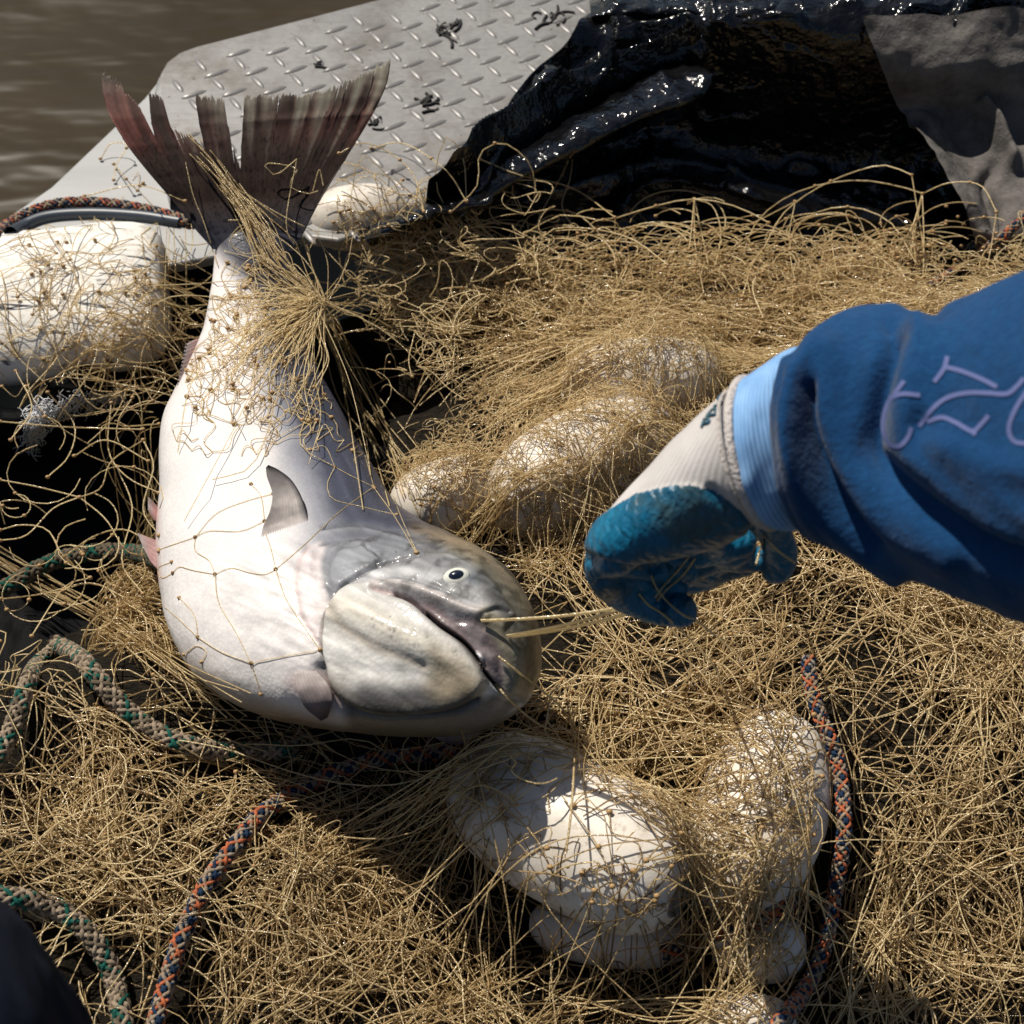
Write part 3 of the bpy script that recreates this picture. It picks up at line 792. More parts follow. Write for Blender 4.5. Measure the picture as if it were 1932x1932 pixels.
mk('body', V, Flist, M['fish'], fish, {'Col': np.clip(Col, 0, 1)})
COLL['fish'] = (V, Flist)

def build_bvh(names):
    vv, ff, off = [], [], 0
    for k in names:
        v, f = COLL[k]
        vv.append(v)
        ff += [[i + off for i in fc] for fc in (f.tolist() if isinstance(f, np.ndarray) else f)]
        off += len(v)
    return BVHTree.FromPolygons(np.vstack(vv).tolist(), ff)
bvh_fish = build_bvh(['fish'])
bvh_all = build_bvh([k for k in COLL if k != 'side_sheet'] + ['side_sheet'])
bvh_soft = build_bvh([k for k in COLL if k != 'fish'])
camv = Vector(CAM)
def hits(uvs, bvh=None, default_z=-0.05):
    bvh = bvh or bvh_all
    out = []
    for d, (u, v) in zip(rays(uvs), uvs):
        h = bvh.ray_cast(camv, Vector(d), 10)
        t = h[3] if h[0] is not None else (default_z - CAM[2]) / d[2]
        out.append(t)
    return np.array(out)
def on(uvs, lift_=0.0, bvh=None, relax=0):
    uvs = np.asarray(uvs, float)
    t = hits(uvs, bvh)
    if relax:
        for _ in range(relax):
            tp = np.pad(t, 1, mode='edge')
            t = np.minimum(t, (tp[:-2] + tp[2:]) / 2 * 0.5 + t * 0.5)
    return CAM + rays(uvs) * (t - lift_)[:, None]

# eye
ec = on([(861, 1088)], 0.0, bvh_fish)[0]
h = bvh_fish.ray_cast(camv, Vector(rays([(861, 1088)])[0]), 10); en = np.array(h[1]); en = en if en @ (CAM - ec) > 0 else -en
en = en * 0.55 + 0.45 * (CAM - ec) / np.linalg.norm(CAM - ec); en /= np.linalg.norm(en)
def dome(name, r1, r2, hgt, tilt, m, parent, off=0.0):
    e1 = np.cross(UP, en); e1 /= np.linalg.norm(e1); e2 = np.cross(en, e1)
    a = e1 * math.cos(tilt) + e2 * math.sin(tilt); b = -e1 * math.sin(tilt) + e2 * math.cos(tilt)
    sc = scale_at(ec)
    rings = []
    for k in np.linspace(0, 1, 9):
        rr = math.sin(k * math.pi / 2); zz = math.cos(k * math.pi / 2)
        ang = np.linspace(0, 2 * math.pi, 28, endpoint=False)
        rings.append(ec + en * (off + hgt * zz) + (a[None] * (r1 * sc * rr) * np.cos(ang)[:, None] + b[None] * (r2 * sc * rr) * np.sin(ang)[:, None]))
    return mk(name, np.array(rings).reshape(-1, 3), grid_faces(9, 28, True), m, parent)
eye = dome('eye', 26, 19, 0.0042, math.radians(14), M['iris'], fish, -0.0005)
dome('pupil', 16, 11, 0.0030, math.radians(14), M['pupil'], eye, 0.0018)

# fins ------------------------------------------------------------------
def fin(name, edge_a, edge_b, za, zb, ncol, nrow, colfn, ridge=0.0008, th_=0.0012, trim=None, on_fish=False, lifts=None):
    """edge_a, edge_b: px polylines from base to tip; columns run between them."""
    A = cat(edge_a, nrow); B = cat(edge_b, nrow)
    V = []; Cc_ = []
    for j in range(ncol):
        t = j / (ncol - 1)
        p = A * (1 - t) + B * t
        R = 1.0 if trim is None else trim(t)
        s_ = np.linspace(0, R, nrow) * (nrow - 1)
        i = np.clip(np.floor(s_).astype(int), 0, nrow - 2); f = (s_ - i)[:, None]
        p = p[i] * (1 - f) + p[i + 1] * f
        sr = s_ / (nrow - 1)
        if on_fish:
            w_ = on(p, 0.0, bvh_fish, 4); tcam = CAM - w_; tcam /= np.linalg.norm(tcam, axis=1, keepdims=True)
            w_ = w_ + tcam * np.interp(sr, np.linspace(0, 1, len(lifts)), lifts)[:, None]
        else:
            z = (za[0] * (1 - t) + zb[0] * t) * (1 - sr) + (za[1] * (1 - t) + zb[1] * t) * sr
            w_ = np.array([P(u, v, zz) for (u, v), zz in zip(p, z)])
        w_ = w_ + (ridge * math.cos(j * math.pi) * smooth(0, .15, sr))[:, None] * np.array([0, -0.6, 0.8])
        V.append(w_); Cc_.append(colfn(t, sr, p))
    V = np.array(V); nrm = np.array([0, -0.64, 0.77])
    V1 = V.reshape(-1, 3); n0 = len(V1)
    Fa = grid_faces(ncol, nrow)
    V2 = V1 - nrm * th_
    Fb_ = Fa[:, ::-1] + n0
    ids = np.arange(n0).reshape(ncol, nrow)
    rim = np.concatenate([ids[:, 0], ids[-1, 1:], ids[::-1, -1][1:], ids[0, ::-1][1:]])
    Fr = np.stack([rim, np.roll(rim, -1), np.roll(rim, -1) + n0, rim + n0], 1)
    Ca = np.vstack([np.array(Cc_).reshape(-1, 3)] * 2)
    if name == 'tail_fin': COLL['tail'] = (V1, Fa)
    return mk(name, np.vstack([V1, V2]), np.vstack([Fa, Fb_, Fr]), M['fin'], fish, {'Col': np.clip(Ca, 0, 1)})
pivot = np.array([474., 540.])
outline = [(190,142),(203,142),(230,163),(238,180),(255,190),(268,210),(280,235),(289,252),(283,215),(280,174),(298,180),(313,190),(317,215),(319,238),(342,248),(366,258),(384,274),(374,225),(363,176),(390,178),(421,181),(428,220),(436,262),(453,312),(455,260),(458,215),(461,174),(480,177),(497,175),(520,179),(545,175),(570,176),(590,172),(612,169),(640,160),(662,150),(690,138),(712,130),(737,114)]
ol = np.array(outline, float)
la = [(402,470),(368,432),(332,384),(288,336),(240,276),(208,224),(192,176),(190,138)]
ra = [(552,476),(572,440),(612,360),(660,288),(704,216),(722,180),(733,150),(739,108)]
Ac = cat(la, 60); Bc = cat(ra, 60)
rngt = []
# trim(t): how far each fin ray reaches, read off the torn outline
def trim_fn(t):
    p = Ac * (1 - t) + Bc * t
    # densify the ray and test against the closed outline polygon
    pp = cat(p, 160)
    poly = np.vstack([la[:-1][::1], ol, ra[:-1][::-1]])
    ins = inside(pp, poly) | (np.arange(160) < 40)
    idx = np.where(~ins)[0]
    first = idx[0] if len(idx) else 160
    return min(1.0, first / 159) + rng.normal(0, .009) - (rng.uniform(.03, .14) if rng.random() < .035 else 0)
def tail_col(t, sr, p):
    n_ = noise3(np.stack([np.full(len(sr), t * 40), sr * 2.5, sr * 0], 1), 1.0)
    base = np.array([.078, .054, .045])[None] * np.ones((len(sr), 1))
    red = np.clip(smooth(.5, .75, sr) * smooth(1.0, .86, sr) * (0.55 + .6 * n_) * (0.15 + 1.05 * abs(t - .5) * 2), 0, 1)[:, None]
    base = base * (1 - red) + np.array([.30, .075, .062]) * red
    tip = smooth(.58, .98, sr + .22 * n_)[:, None] * (0.25 + 0.75 * smooth(.14, .3, t))
    base = base * (1 - tip) + np.array([.42, .40, .32]) * tip
    blu = smooth(.32, .05, sr)[:, None]
    base = base * (1 - blu) + np.array([.08, .085, .115]) * blu
    st_ = 1.0 + 0.35 * noise3(np.array([[t * 85, .5, .5]]), 1.0)[0] + .1 * math.sin(t * 260)
    sp = smooth(.45, .62, noise3(np.stack([p[:, 0] / 3.6, p[:, 1] / 4.6, sr * 0 + 5], 1), 1.0))[:, None] * smooth(.8, .6, sr)[:, None]
    base = base * st_
    return base * (1 - .62 * sp) + np.array([.008, .007, .007]) * .62 * sp
fin('tail_fin', la, ra, (.058, .17), (.052, .17), 420, 110, tail_col, ridge=.0005, trim=trim_fn)
def pec_col(t, sr, p):
    wh = np.array([.70, .66, .63]); gr = np.array([.17, .155, .16]); dk = np.array([.03, .03, .04])
    k = smooth(.30, .85, sr)[:, None]
    c = wh * (1 - k) + gr * k
    e = max(0.0, (t - .82) / .18) * smooth(.0, .25, sr)[:, None]
    c = c * (1 - e) + dk * e
    tp = smooth(.84, 1, sr)[:, None]
    return (c * (1 - tp) + np.array([.10, .09, .09]) * tp) * (0.93 + .14 * smooth(.1, .4, sr)[:, None] * math.sin(t * 70) * .5 + .05)
fin('pectoral_fin', [(490,1035),(496,995),(509,965),(514,932),(504,900),(502,882)], [(584,1003),(579,968),(566,932),(548,904),(525,886),(506,877)], None, None, 40, 40, pec_col, ridge=.0006, on_fish=True, lifts=[-.005, .004, .018, .030, .036])
def pink_col(t, sr, p):
    a = np.array([.60, .36, .34]); b = np.array([.55, .49, .47])
    k = smooth(.3, 1, sr)[:, None]
    return (a * (1 - k) + b * k) * (0.8 + .3 * (math.sin(t * 60) * .5 + .5))
fin('anal_fin', [(402,640),(372,640),(350,650)], [(352,742),(340,745),(330,748)], (.045, .06), (.045, .055), 30, 12, pink_col, ridge=.001)
fin('pelvic_fin', [(298,958),(290,948),(280,938)], [(296,985),(288,978),(279,962)], (.05, .055), (.05, .055), 12, 10, pink_col, ridge=.0006)
fin('pelvic_fin', [(297,1020),(275,1012),(258,1005)], [(297,1075),(284,1060),(270,1032)], (.05, .05), (.05, .05), 16, 10, pink_col, ridge=.0006)
def pec2_col(t, sr, p):
    return (np.array([.62, .57, .55])[None] * (1 - sr[:, None]) + np.array([.34, .26, .25])[None] * sr[:, None]) * (0.9 + .12 * (math.sin(t * 50) * .5 + .5))  # outer part coloured darker for the shadow this fin lies in
fin('pectoral_fin', [(556,1268),(560,1300),(576,1335),(606,1360)], [(598,1266),(618,1290),(628,1318),(618,1354)], None, None, 26, 20, pec2_col, ridge=.0007, on_fish=True, lifts=[.001, .008, .010, .006])
fin('pelvic_fin', [(815,1380),(822,1392),(850,1405)], [(905,1380),(900,1392),(880,1402)], (.0, -.01), (.0, -.01), 14, 8, pec2_col, ridge=.0004)

bvh_all = build_bvh([k for k in COLL])
# ------------------------------------------------------------------ net twine
K = 14
paths, rads, tints, knots = [], [], [], []
def add(pl, r=None, tint=None):
    pl = np.asarray(pl)
    if len(pl) != K: pl = cat(pl, K)
    paths.append(pl[None])
    rads.append(np.array([rng.uniform(.0005, .00074) if r is None else r]))
    tints.append(np.array([rng.uniform(.35, 1.0) if tint is None else tint]))
def add_many(pl, r, tint):
    paths.append(pl); rads.append(r); tints.append(tint)
# height map of everything but the fish (for the loose heap), in world x,y
hx = np.linspace(-.66, .7, 300); hy = np.linspace(-.64, .6, 280)
HM = np.full((280, 300), -.13)
bv_h = build_bvh([k for k in COLL if k not in ('fish', 'flap', 'tail', 'tarp') and not k.startswith('fold')])
for iy, yy in enumerate(hy):
    for ix, xx in enumerate(hx):
        h = bv_h.ray_cast(Vector((xx, yy, 1.0)), Vector((0, 0, -1)), 3)
        if h[0] is not None: HM[iy, ix] = max(h[0].z, -.2)
HM[(HM < -.075) & (hy[:, None] > .14)] = -.075
HMs = HM.copy()
for _ in range(3):                       # twine bridges small dips
    pz = np.pad(HMs, 1, mode='edge')
    HMs = np.maximum(HM, (pz[1:-1, :-2] + pz[1:-1, 2:] + pz[:-2, 1:-1] + pz[2:, 1:-1]) / 4)
def HH(x, y):
    fx = np.clip((x - hx[0]) / (hx[1] - hx[0]), 0, 298.999); fy = np.clip((y - hy[0]) / (hy[1] - hy[0]), 0, 278.999)
    ix = fx.astype(int); iy = fy.astype(int); ax = fx - ix; ay = fy - iy
    return (HMs[iy, ix] * (1 - ax) + HMs[iy, ix + 1] * ax) * (1 - ay) + (HMs[iy + 1, ix] * (1 - ax) + HMs[iy + 1, ix + 1] * ax) * ay
fish_poly = [tuple(x) for x in np.vstack([bel[::12], bac[::-12]])]
def sample(poly, n_, keepfn=None):
    poly = np.asarray(poly, float); lo, hi = poly.min(0), poly.max(0)
    out = []; tot = 0
    while tot < n_:
        q_ = rng.uniform(lo, hi, (n_ * 3, 2)); q_ = q_[inside(q_, poly)]
        q_ = q_[~inside(q_, fish_poly)]
        if keepfn is not None: q_ = q_[rng.random(len(q_)) < keepfn(q_)]
        out.append(q_); tot += len(q_)
    return np.vstack(out)[:n_]
def to_world(q_):
    z = np.full(len(q_), -.02); d = rays(q_)
    for _ in range(5):
        p = CAM + d * ((z - CAM[2]) / d[:, 2])[:, None]; z = 0.4 * z + 0.6 * HH(p[:, 0], p[:, 1])
    return p
def strands_at(p, ang, L, kap, off, arch, dive, rad, tint):
    n_ = len(p); s = np.linspace(-.5, .5, K)[None]
    wob = rng.uniform(0, .5, (n_, 1)) * np.sin(s * rng.uniform(4, 11, (n_, 1)) + rng.uniform(0, 6, (n_, 1)))
    a = ang[:, None] + kap[:, None] * s * L[:, None] + wob
    ds = (L / (K - 1))[:, None]
    x = np.cumsum(np.cos(a) * ds, 1); y = np.cumsum(np.sin(a) * ds, 1)
    x += p[:, :1] - x.mean(1, keepdims=True); y += p[:, 1:2] - y.mean(1, keepdims=True)
    u = np.linspace(0, 1, K)[None]
    z = HH(x, y)
    for _ in range(14):
        z[:, 1:-1] = np.maximum(z[:, 1:-1], (z[:, :-2] + z[:, 2:]) / 2)
    for _ in range(2):
        z[:, 1:-1] = (z[:, :-2] + 2 * z[:, 1:-1] + z[:, 2:]) / 4
    z = z + off[:, None] + arch[:, None] * np.sin(math.pi * u) - dive[:, None] * (2 * np.abs(u - .5))**4
    add_many(np.stack([x, y, z], -1), rad, tint)
def field(poly, n_, L=(.04, .13), dirn=None, spread=1.6, curl=14, off=(0, .02), arch=(0, .02), keepfn=None, tint=(.2, .9), rad=(.00048, .00076)):
    q_ = sample(poly, n_, keepfn); p = to_world(q_)
    base = 1.5 * math.pi * fbm(p * np.array([1, 1, 0]), 5.0, 2) if dirn is None else dirn
    ang = base + rng.normal(0, spread, n_)
    strands_at(p, ang, rng.uniform(*L, n_) * rng.choice([.6, 1, 1.3], n_), np.clip(rng.standard_t(2.2, n_) * curl * .75, -45, 45), rng.uniform(*off, n_), rng.uniform(*arch, n_) * (rng.random(n_) < .7), rng.uniform(.004, .02, n_), rng.uniform(*rad, n_), rng.uniform(*tint, n_))
def stars(poly, n_, m=(7, 14), L=(.03, .09), off=(.004, .022), keepfn=None, tint=(.4, 1.0)):
    q_ = sample(poly, n_, keepfn); p = to_world(q_)
    for c in p:
        mm = rng.integers(*m); zo = rng.uniform(*off)
        c = c.copy(); c[2] = HH(c[:1], c[1:2])[0] + zo
        knots.append((c, rng.uniform(.0016, .0026)))
        ctr = rng.uniform(0, 6.28); fan = rng.choice([1.2, 2.2, 3.1])
        u = np.linspace(0, 1, K)[None]
        ang = ctr + rng.uniform(-fan, fan, (mm, 1)); Ls = rng.uniform(*L, (mm, 1)); kp = rng.normal(0, 1.1, (mm, 1))
        a = ang + kp * u
        x = c[0] + np.cumsum(np.cos(a) * Ls / (K - 1), 1) - np.cos(a[:, :1]) * Ls / (K - 1); y = c[1] + np.cumsum(np.sin(a) * Ls / (K - 1), 1) - np.sin(a[:, :1]) * Ls / (K - 1)
        hz_ = HH(x, y)
        z = (1 - u) * c[2] + u * hz_ + rng.uniform(-.002, .016, (mm, 1)) * np.sin(math.pi * u) - .008 * u**3
        z = np.maximum(z, hz_ - .008 * u**2 - .001)
        add_many(np.stack([x, y, z], -1), rng.uniform(.00046, .0007, mm), rng.uniform(*tint, mm))
def bundles(poly, nb, m=(8, 20), L=(.10, .26), off=(.002, .016), keepfn=None, tint=(.5, 1.0), spread=.005):
    for c, a0 in zip(to_world(sample(poly, nb, keepfn)), rng.uniform(0, math.pi, nb)):
        mm = rng.integers(*m); kp = rng.normal(0, 6); L0 = rng.uniform(*L)
        p = c[None] + rng.normal(0, spread, (mm, 3)) + np.array([math.cos(a0), math.sin(a0), 0])[None] * rng.normal(0, .02, (mm, 1))
        strands_at(p, a0 + rng.normal(0, .14, mm), L0 * rng.uniform(.7, 1.2, mm), kp + rng.normal(0, 2.5, mm), rng.uniform(*off, mm), rng.uniform(0, .012, mm), rng.uniform(.004, .014, mm), rng.uniform(.00048, .0007, mm), rng.uniform(*tint, mm))
float_a = [(870,1540),(890,1450),(985,1420),(1110,1430),(1230,1530),(1300,1660),(1280,1720),(1240,1790),(1100,1790),(1000,1740),(900,1640)]
float_c = [(1300,1500),(1380,1390),(1500,1360),(1580,1480),(1550,1620),(1440,1720),(1310,1720)]
float_g = [(860,950),(1000,800),(1200,760),(1260,800),(1180,900),(1000,1000)]
float_f = [(1090,690),(1200,650),(1340,680),(1340,740),(1180,760)]
hole = [(0,840),(250,800),(300,880),(280,1080),(200,1140),(90,1210),(0,1320)]
def keepA(q_):
    k = .10 + .90 * smooth(-.22, .22, fbm(np.stack([q_[:, 0] / 110, q_[:, 1] / 95, q_[:, 0] * 0], 1), 1.0, 2))
    k[inside(q_, float_a)] = .10; k[inside(q_, [(860,1600),(980,1640),(1120,1720),(1280,1720),(1280,1800),(980,1790),(870,1700)])] = .5; k[inside(q_, float_c)] = .5
    k[inside(q_, [(1360,1740),(1500,1730),(1500,1830),(1370,1830)])] = .35
    k[inside(q_, hole)] = .04
    k[inside(q_, [(620,1390),(1000,1400),(1000,1470),(700,1480)])] = .3
    return k
def keepB(q_):
    k = np.ones(len(q_)); k[inside(q_, float_g)] = .64; k[inside(q_, float_f)] = .62; k[inside(q_, [(740,960),(800,890),(930,880),(930,980)])] = .6
    k[inside(q_, [(660,640),(900,640),(900,760),(740,880),(680,780)])] = .18
    return k
RA = [(0,1310),(110,1215),(330,1255),(480,1355),(640,1400),(880,1420),(1010,1390),(1060,1250),(1100,1000),(1400,950),(1960,1000),(1960,1990),(-20,1990)]
RB = [(640,650),(1000,630),(1960,560),(1960,1050),(1100,1050),(1010,1150),(960,1050),(760,950),(690,800)]
RC = [(570,480),(760,500),(1000,510),(1400,500),(1960,480),(1960,640),(640,660)]
def netsheet(poly, s_, L, off, n_att=8, amp=.05, wsc=5.0, jit_=.25, rad=(.00045, .00068), tint=(.4, 1), keepfn=None, asp=1.0, kprob=.25, att_r=(.03, .07), bul=.42):
    poly = np.asarray(poly, float); pwld = to_world(poly)[:, :2]; c = (pwld.min(0) + pwld.max(0)) / 2; R_ = np.abs(pwld - c).max() * 1.45
    ro = rng.uniform(0, math.pi) if asp == 1.0 else rng.normal(0, .15)
    ni = int(2 * R_ / s_); nj = int(2 * R_ / (s_ * .5 * asp))
    I, J = np.meshgrid(np.arange(ni), np.arange(nj), indexing='ij')
    xy = np.stack([(I + .5 * (J % 2) - ni / 2) * s_, (J - nj / 2) * s_ * .5 * asp], -1).reshape(-1, 2)
    rm = np.array([[math.cos(ro), -math.sin(ro)], [math.sin(ro), math.cos(ro)]]); xy = xy @ rm.T + c
    o3 = rng.uniform(0, 30, 3)
    p3 = np.hstack([xy, np.zeros((len(xy), 1))])
    xy = xy + amp * np.stack([fbm(p3 + o3, wsc, 2), fbm(p3 + o3 + 7, wsc, 2)], 1)
    for a_ in to_world(sample(poly, n_att))[:, :2]:
        d_ = xy - a_; r_ = rng.uniform(*att_r); xy = xy - d_ * (rng.uniform(.6, .95) * np.exp(-(d_**2).sum(1) / (2 * r_ * r_)))[:, None]
    xy = xy + rng.normal(0, jit_ * s_, xy.shape)
    zo = rng.uniform(*off) + .007 * fbm(np.hstack([xy, np.zeros((len(xy), 1))]) + o3, 16, 2)
    pk = np.hstack([xy, HH(xy[:, 0], xy[:, 1])[:, None]]); uvk = proj(pk)
    ok = inside(uvk, poly) & ~inside(uvk, fish_poly)
    if keepfn is not None: ok &= rng.random(len(xy)) < np.clip(keepfn(uvk) * 1.15, 0, 1)
    ix = lambda i, j: i * nj + j
    E = []
    for di in (0, 1):
        i = I[:, :-1].ravel(); j = J[:, :-1].ravel(); i2 = i + (j % 2) - 1 + di
        g = (i2 >= 0) & (i2 < ni); E.append(np.stack([ix(i[g], j[g]), ix(i2[g], j[g] + 1)], 1))
    E = np.vstack(E); E = E[ok[E].all(1)]
    if not len(E): return
    a, b = xy[E[:, 0]], xy[E[:, 1]]; d_ = b - a; D = np.linalg.norm(d_, axis=1); g = D < 1.5 * L
    E, a, b, d_, D = E[g], a[g], b[g], d_[g], D[g]
    n_ = len(E); sl = np.sqrt(np.maximum(L * L - D * D, (.15 * L)**2))
    fa = rng.uniform(0, 2 * math.pi, n_); nn = np.stack([-d_[:, 1], d_[:, 0]], 1) / (D[:, None] + 1e-6)
    few = D < .25 * L; nn[few] = np.stack([np.cos(fa), np.sin(fa)], 1)[few]
    u = np.linspace(0, 1, K)[None]
    bl = rng.normal(0, bul, n_)[:, None] * np.sin(math.pi * u) + rng.normal(0, .17, n_)[:, None] * np.sin(2 * math.pi * u)
    al = rng.normal(0, .22, n_)[:, None] * np.sin(math.pi * u) * np.cos(2 * math.pi * u)
    x = a[:, :1] + d_[:, :1] * u + (nn[:, :1] * bl + d_[:, :1] / (D[:, None] + 1e-6) * al) * sl[:, None]
    y = a[:, 1:] + d_[:, 1:] * u + (nn[:, 1:] * bl + d_[:, 1:] / (D[:, None] + 1e-6) * al) * sl[:, None]
    z = HH(x, y)
    for _ in range(14): z[:, 1:-1] = np.maximum(z[:, 1:-1], (z[:, :-2] + z[:, 2:]) / 2)
    zk = z[:, [0, -1]]
    z = z + zo[E[:, 0]][:, None] * (1 - u) + zo[E[:, 1]][:, None] * u + (np.abs(rng.normal(0, .20, n_)) * sl)[:, None] * np.sin(math.pi * u)
    add_many(np.stack([x, y, z], -1), rng.uniform(*rad, n_), np.clip(rng.uniform(*tint, n_), 0, 1))
    for k_ in np.unique(E[:, 0]):
        if rng.random() < kprob: knots.append((np.array([xy[k_, 0], xy[k_, 1], HH(xy[k_:k_ + 1, 0], xy[k_:k_ + 1, 1])[0] + zo[k_]]), rng.uniform(.0013, .002)))
field(RA, 1700, keepfn=keepA, L=(.06, .15), off=(-.006, .004), curl=14, tint=(0, .4))  # bottom strands tinted dark, painting the shade low in the heap
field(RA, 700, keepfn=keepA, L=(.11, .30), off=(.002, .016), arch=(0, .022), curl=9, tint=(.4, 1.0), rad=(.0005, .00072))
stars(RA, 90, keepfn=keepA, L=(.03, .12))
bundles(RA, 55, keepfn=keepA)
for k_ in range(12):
    netsheet(RA, rng.uniform(.042, .06), rng.uniform(.055, .075), (-.002 + .0012 * k_, .004 + .0018 * k_), n_att=16, keepfn=keepA, tint=(.1 + .04 * k_, .6 + .035 * k_), rad=(.0004, .0006) if k_ < 9 else (.00048, .00070), bul=.55)  # tint brightens layer by layer, so lower sheets carry painted shade
field(RB, 750, keepfn=keepB, off=(-.003, .008), L=(.03, .09), curl=22, tint=(.3, 1.0), rad=(.00038, .00055))
bundles(RB, 22, keepfn=keepB)
for k_ in range(9):
    netsheet(RB, rng.uniform(.030, .044), rng.uniform(.036, .055), (-.002 + .001 * k_, .003 + .0012 * k_), n_att=9, amp=.04, wsc=7, keepfn=keepB, tint=(.45, 1.0), rad=(.00034, .00052), att_r=(.02, .05))
stars(RB, 40, keepfn=keepB)
RC = [(740,500),(1000,500),(1400,490),(1960,470),(1960,650),(720,670)]
field(RC, 260, dirn=0.0, spread=.35, L=(.09, .28), curl=4, off=(.002, .03), tint=(.5, .95))
field([(760,575),(1960,560),(1960,670),(720,680)], 260, dirn=0.0, spread=.5, L=(.08, .26), curl=8, off=(-.002, .02), tint=(.4, .95))
for k_ in range(4):
    netsheet(RC, rng.uniform(.05, .07), rng.uniform(.055, .08), (.002, .04), n_att=6, tint=(.5, 1), asp=.6)
stars(RC, 20, m=(5, 10))
for k_ in range(4):
    netsheet([(650,450),(800,440),(1040,450),(1040,600),(680,640)], rng.uniform(.045, .06), .065, (.03, .09), n_att=2, amp=.03, tint=(.6, 1), rad=(.0005, .0007))
for k_ in range(2):
    netsheet([(690,620),(860,620),(900,860),(740,880)], .06, .075, (.05, .10), n_att=1, amp=.03, tint=(.6, 1), rad=(.0005, .0007), kprob=.5)
RE = [(-10,440),(300,425),(400,500),(390,640),(310,790),(120,830),(-10,800)]
field(RE, 40, L=(.05, .16), off=(.001, .008), arch=(0, .01), curl=10, tint=(.5, 1), rad=(.0005, .0007))
field([(180,660),(400,540),(400,690),(330,740),(160,760)], 60, dirn=.25, spread=.5, L=(.05, .16), off=(0, .02), tint=(.4, 1))
stars(RE, 12, m=(4, 7), L=(.03, .1))
field([(255,900),(305,890),(300,1120),(260,1130)], 25, dirn=1.6, spread=.5, L=(.05, .12), off=(.0, .04), tint=(.3, .9))
field([(215,1060),(310,1060),(340,1260),(200,1240)], 300, dirn=-.3, spread=.8, L=(.03, .1), off=(-.002, .02), tint=(.3, .9))
# keep the ropes and the open faces of the floats readable
ROPES = [[(285,1960),(310,1870),(345,1760),(400,1650),(450,1590),(480,1545),(560,1490),(640,1455),(700,1435)],[(1540,1330),(1580,1430),(1590,1510),(1592,1590),(1575,1680),(1560,1770),(1530,1850),(1480,1920)],[(100,1212),(150,1240),(200,1300),(250,1350),(310,1390),(390,1415),(470,1418)],[(105,1225),(70,1255),(45,1310),(25,1370),(0,1420)],[(-20,1690),(40,1695),(110,1715),(165,1760),(205,1820),(225,1890),(235,1960)],[(1900,440),(1830,490),(1770,530)]]
Pa = np.vstack(paths); ra_ = np.concatenate(rads); ta_ = np.concatenate(tints)
qa = proj(Pa.reshape(-1, 3))
dr = np.min([dist_poly(qa, rp) for rp in ROPES], 0).reshape(len(Pa), K)
near = (dr < 17).any(1)
infl = (inside(qa, [(890,1545),(960,1535),(1060,1490),(1220,1540),(1290,1660),(1270,1720),(1200,1745),(1060,1690),(920,1620)]).reshape(len(Pa), K)).sum(1) >= 2
void = inside(qa, [(640,620),(740,640),(770,760),(730,850),(660,760)]).reshape(len(Pa), K).any(1)
inc = (inside(qa, [(1340,1440),(1420,1390),(1500,1400),(1540,1480),(1510,1600),(1360,1640)]).reshape(len(Pa), K)).sum(1) >= 4
ing = (inside(qa, float_g) | inside(qa, float_f)).reshape(len(Pa), K).sum(1) >= 5
ok_ = ~((void & (rng.random(len(Pa)) < .8)) | (infl & (rng.random(len(Pa)) < .86)) | (inc & (rng.random(len(Pa)) < .35)))
paths, rads, tints = [Pa[ok_]], [ra_[ok_]], [ta_[ok_]]

# twine traced along surfaces
def px_strand(pts, lift_=.003, r=None, tint=None, relax=3, bvh=None, knot=()):
    pl = cat(pts, K)
    w_ = on(pl, lift_ if np.isscalar(lift_) else np.interp(np.linspace(0, 1, K), np.linspace(0, 1, len(lift_)), lift_), bvh, relax)
    add(w_, r, tint)
    for i in knot: knots.append((w_[i] + np.array([0, -.0005, .0008]), .0024))
# hub where the net is gathered behind the salmon
hub = np.array([612., 575.])
hub_t = float(np.linalg.norm(P(612, 575, .055) - CAM))
def hub_strand(pts, t0, lift_, r=None, tint=None):
    pl = cat(pts, K); u = np.linspace(0, 1, K)
    hit = hits(pl) - lift_
    end = hit[-1]
    t = np.minimum(hit, t0 * (1 - u) + end * u - .012 * np.sin(math.pi * u))
    t = np.where(u > .8, t * .5 + np.minimum(t, np.minimum(hit, end)) * .5, t)
    add(CAM + rays(pl) * t[:, None], r, tint)
for _ in range(210):
    a = math.radians(rng.choice([rng.normal(178, 24), rng.normal(255, 34), rng.normal(140, 16), rng.normal(0, 30)], p=[.62, .17, .11, .10]))
    L = rng.gamma(2.6, 34) + 25
    d_ = np.array([math.cos(a), -math.sin(a)]); nn = np.array([-d_[1], d_[0]]); bend = (rng.normal(.05, .3) + (-.28 if 2.2 < a < 3.9 else 0)) * L
    s0 = hub + d_ * rng.uniform(0, 8) + rng.normal(0, 4, 2) + np.array([-26, -14]) * rng.random()**2
    hub_strand([s0, hub + d_ * L * .45 + nn * bend * .7, hub + d_ * L * .75 + nn * bend * 1.5 + rng.normal(0, .06 * L, 2), hub + d_ * L + nn * bend * 2.4 * rng.uniform(.3, 1) + np.array([0, .15 * L]) + rng.normal(0, .1 * L, 2)], hub_t + rng.normal(0, .004), rng.uniform(.001, .012), r=rng.uniform(.00036, .00058), tint=rng.uniform(.75, 1))
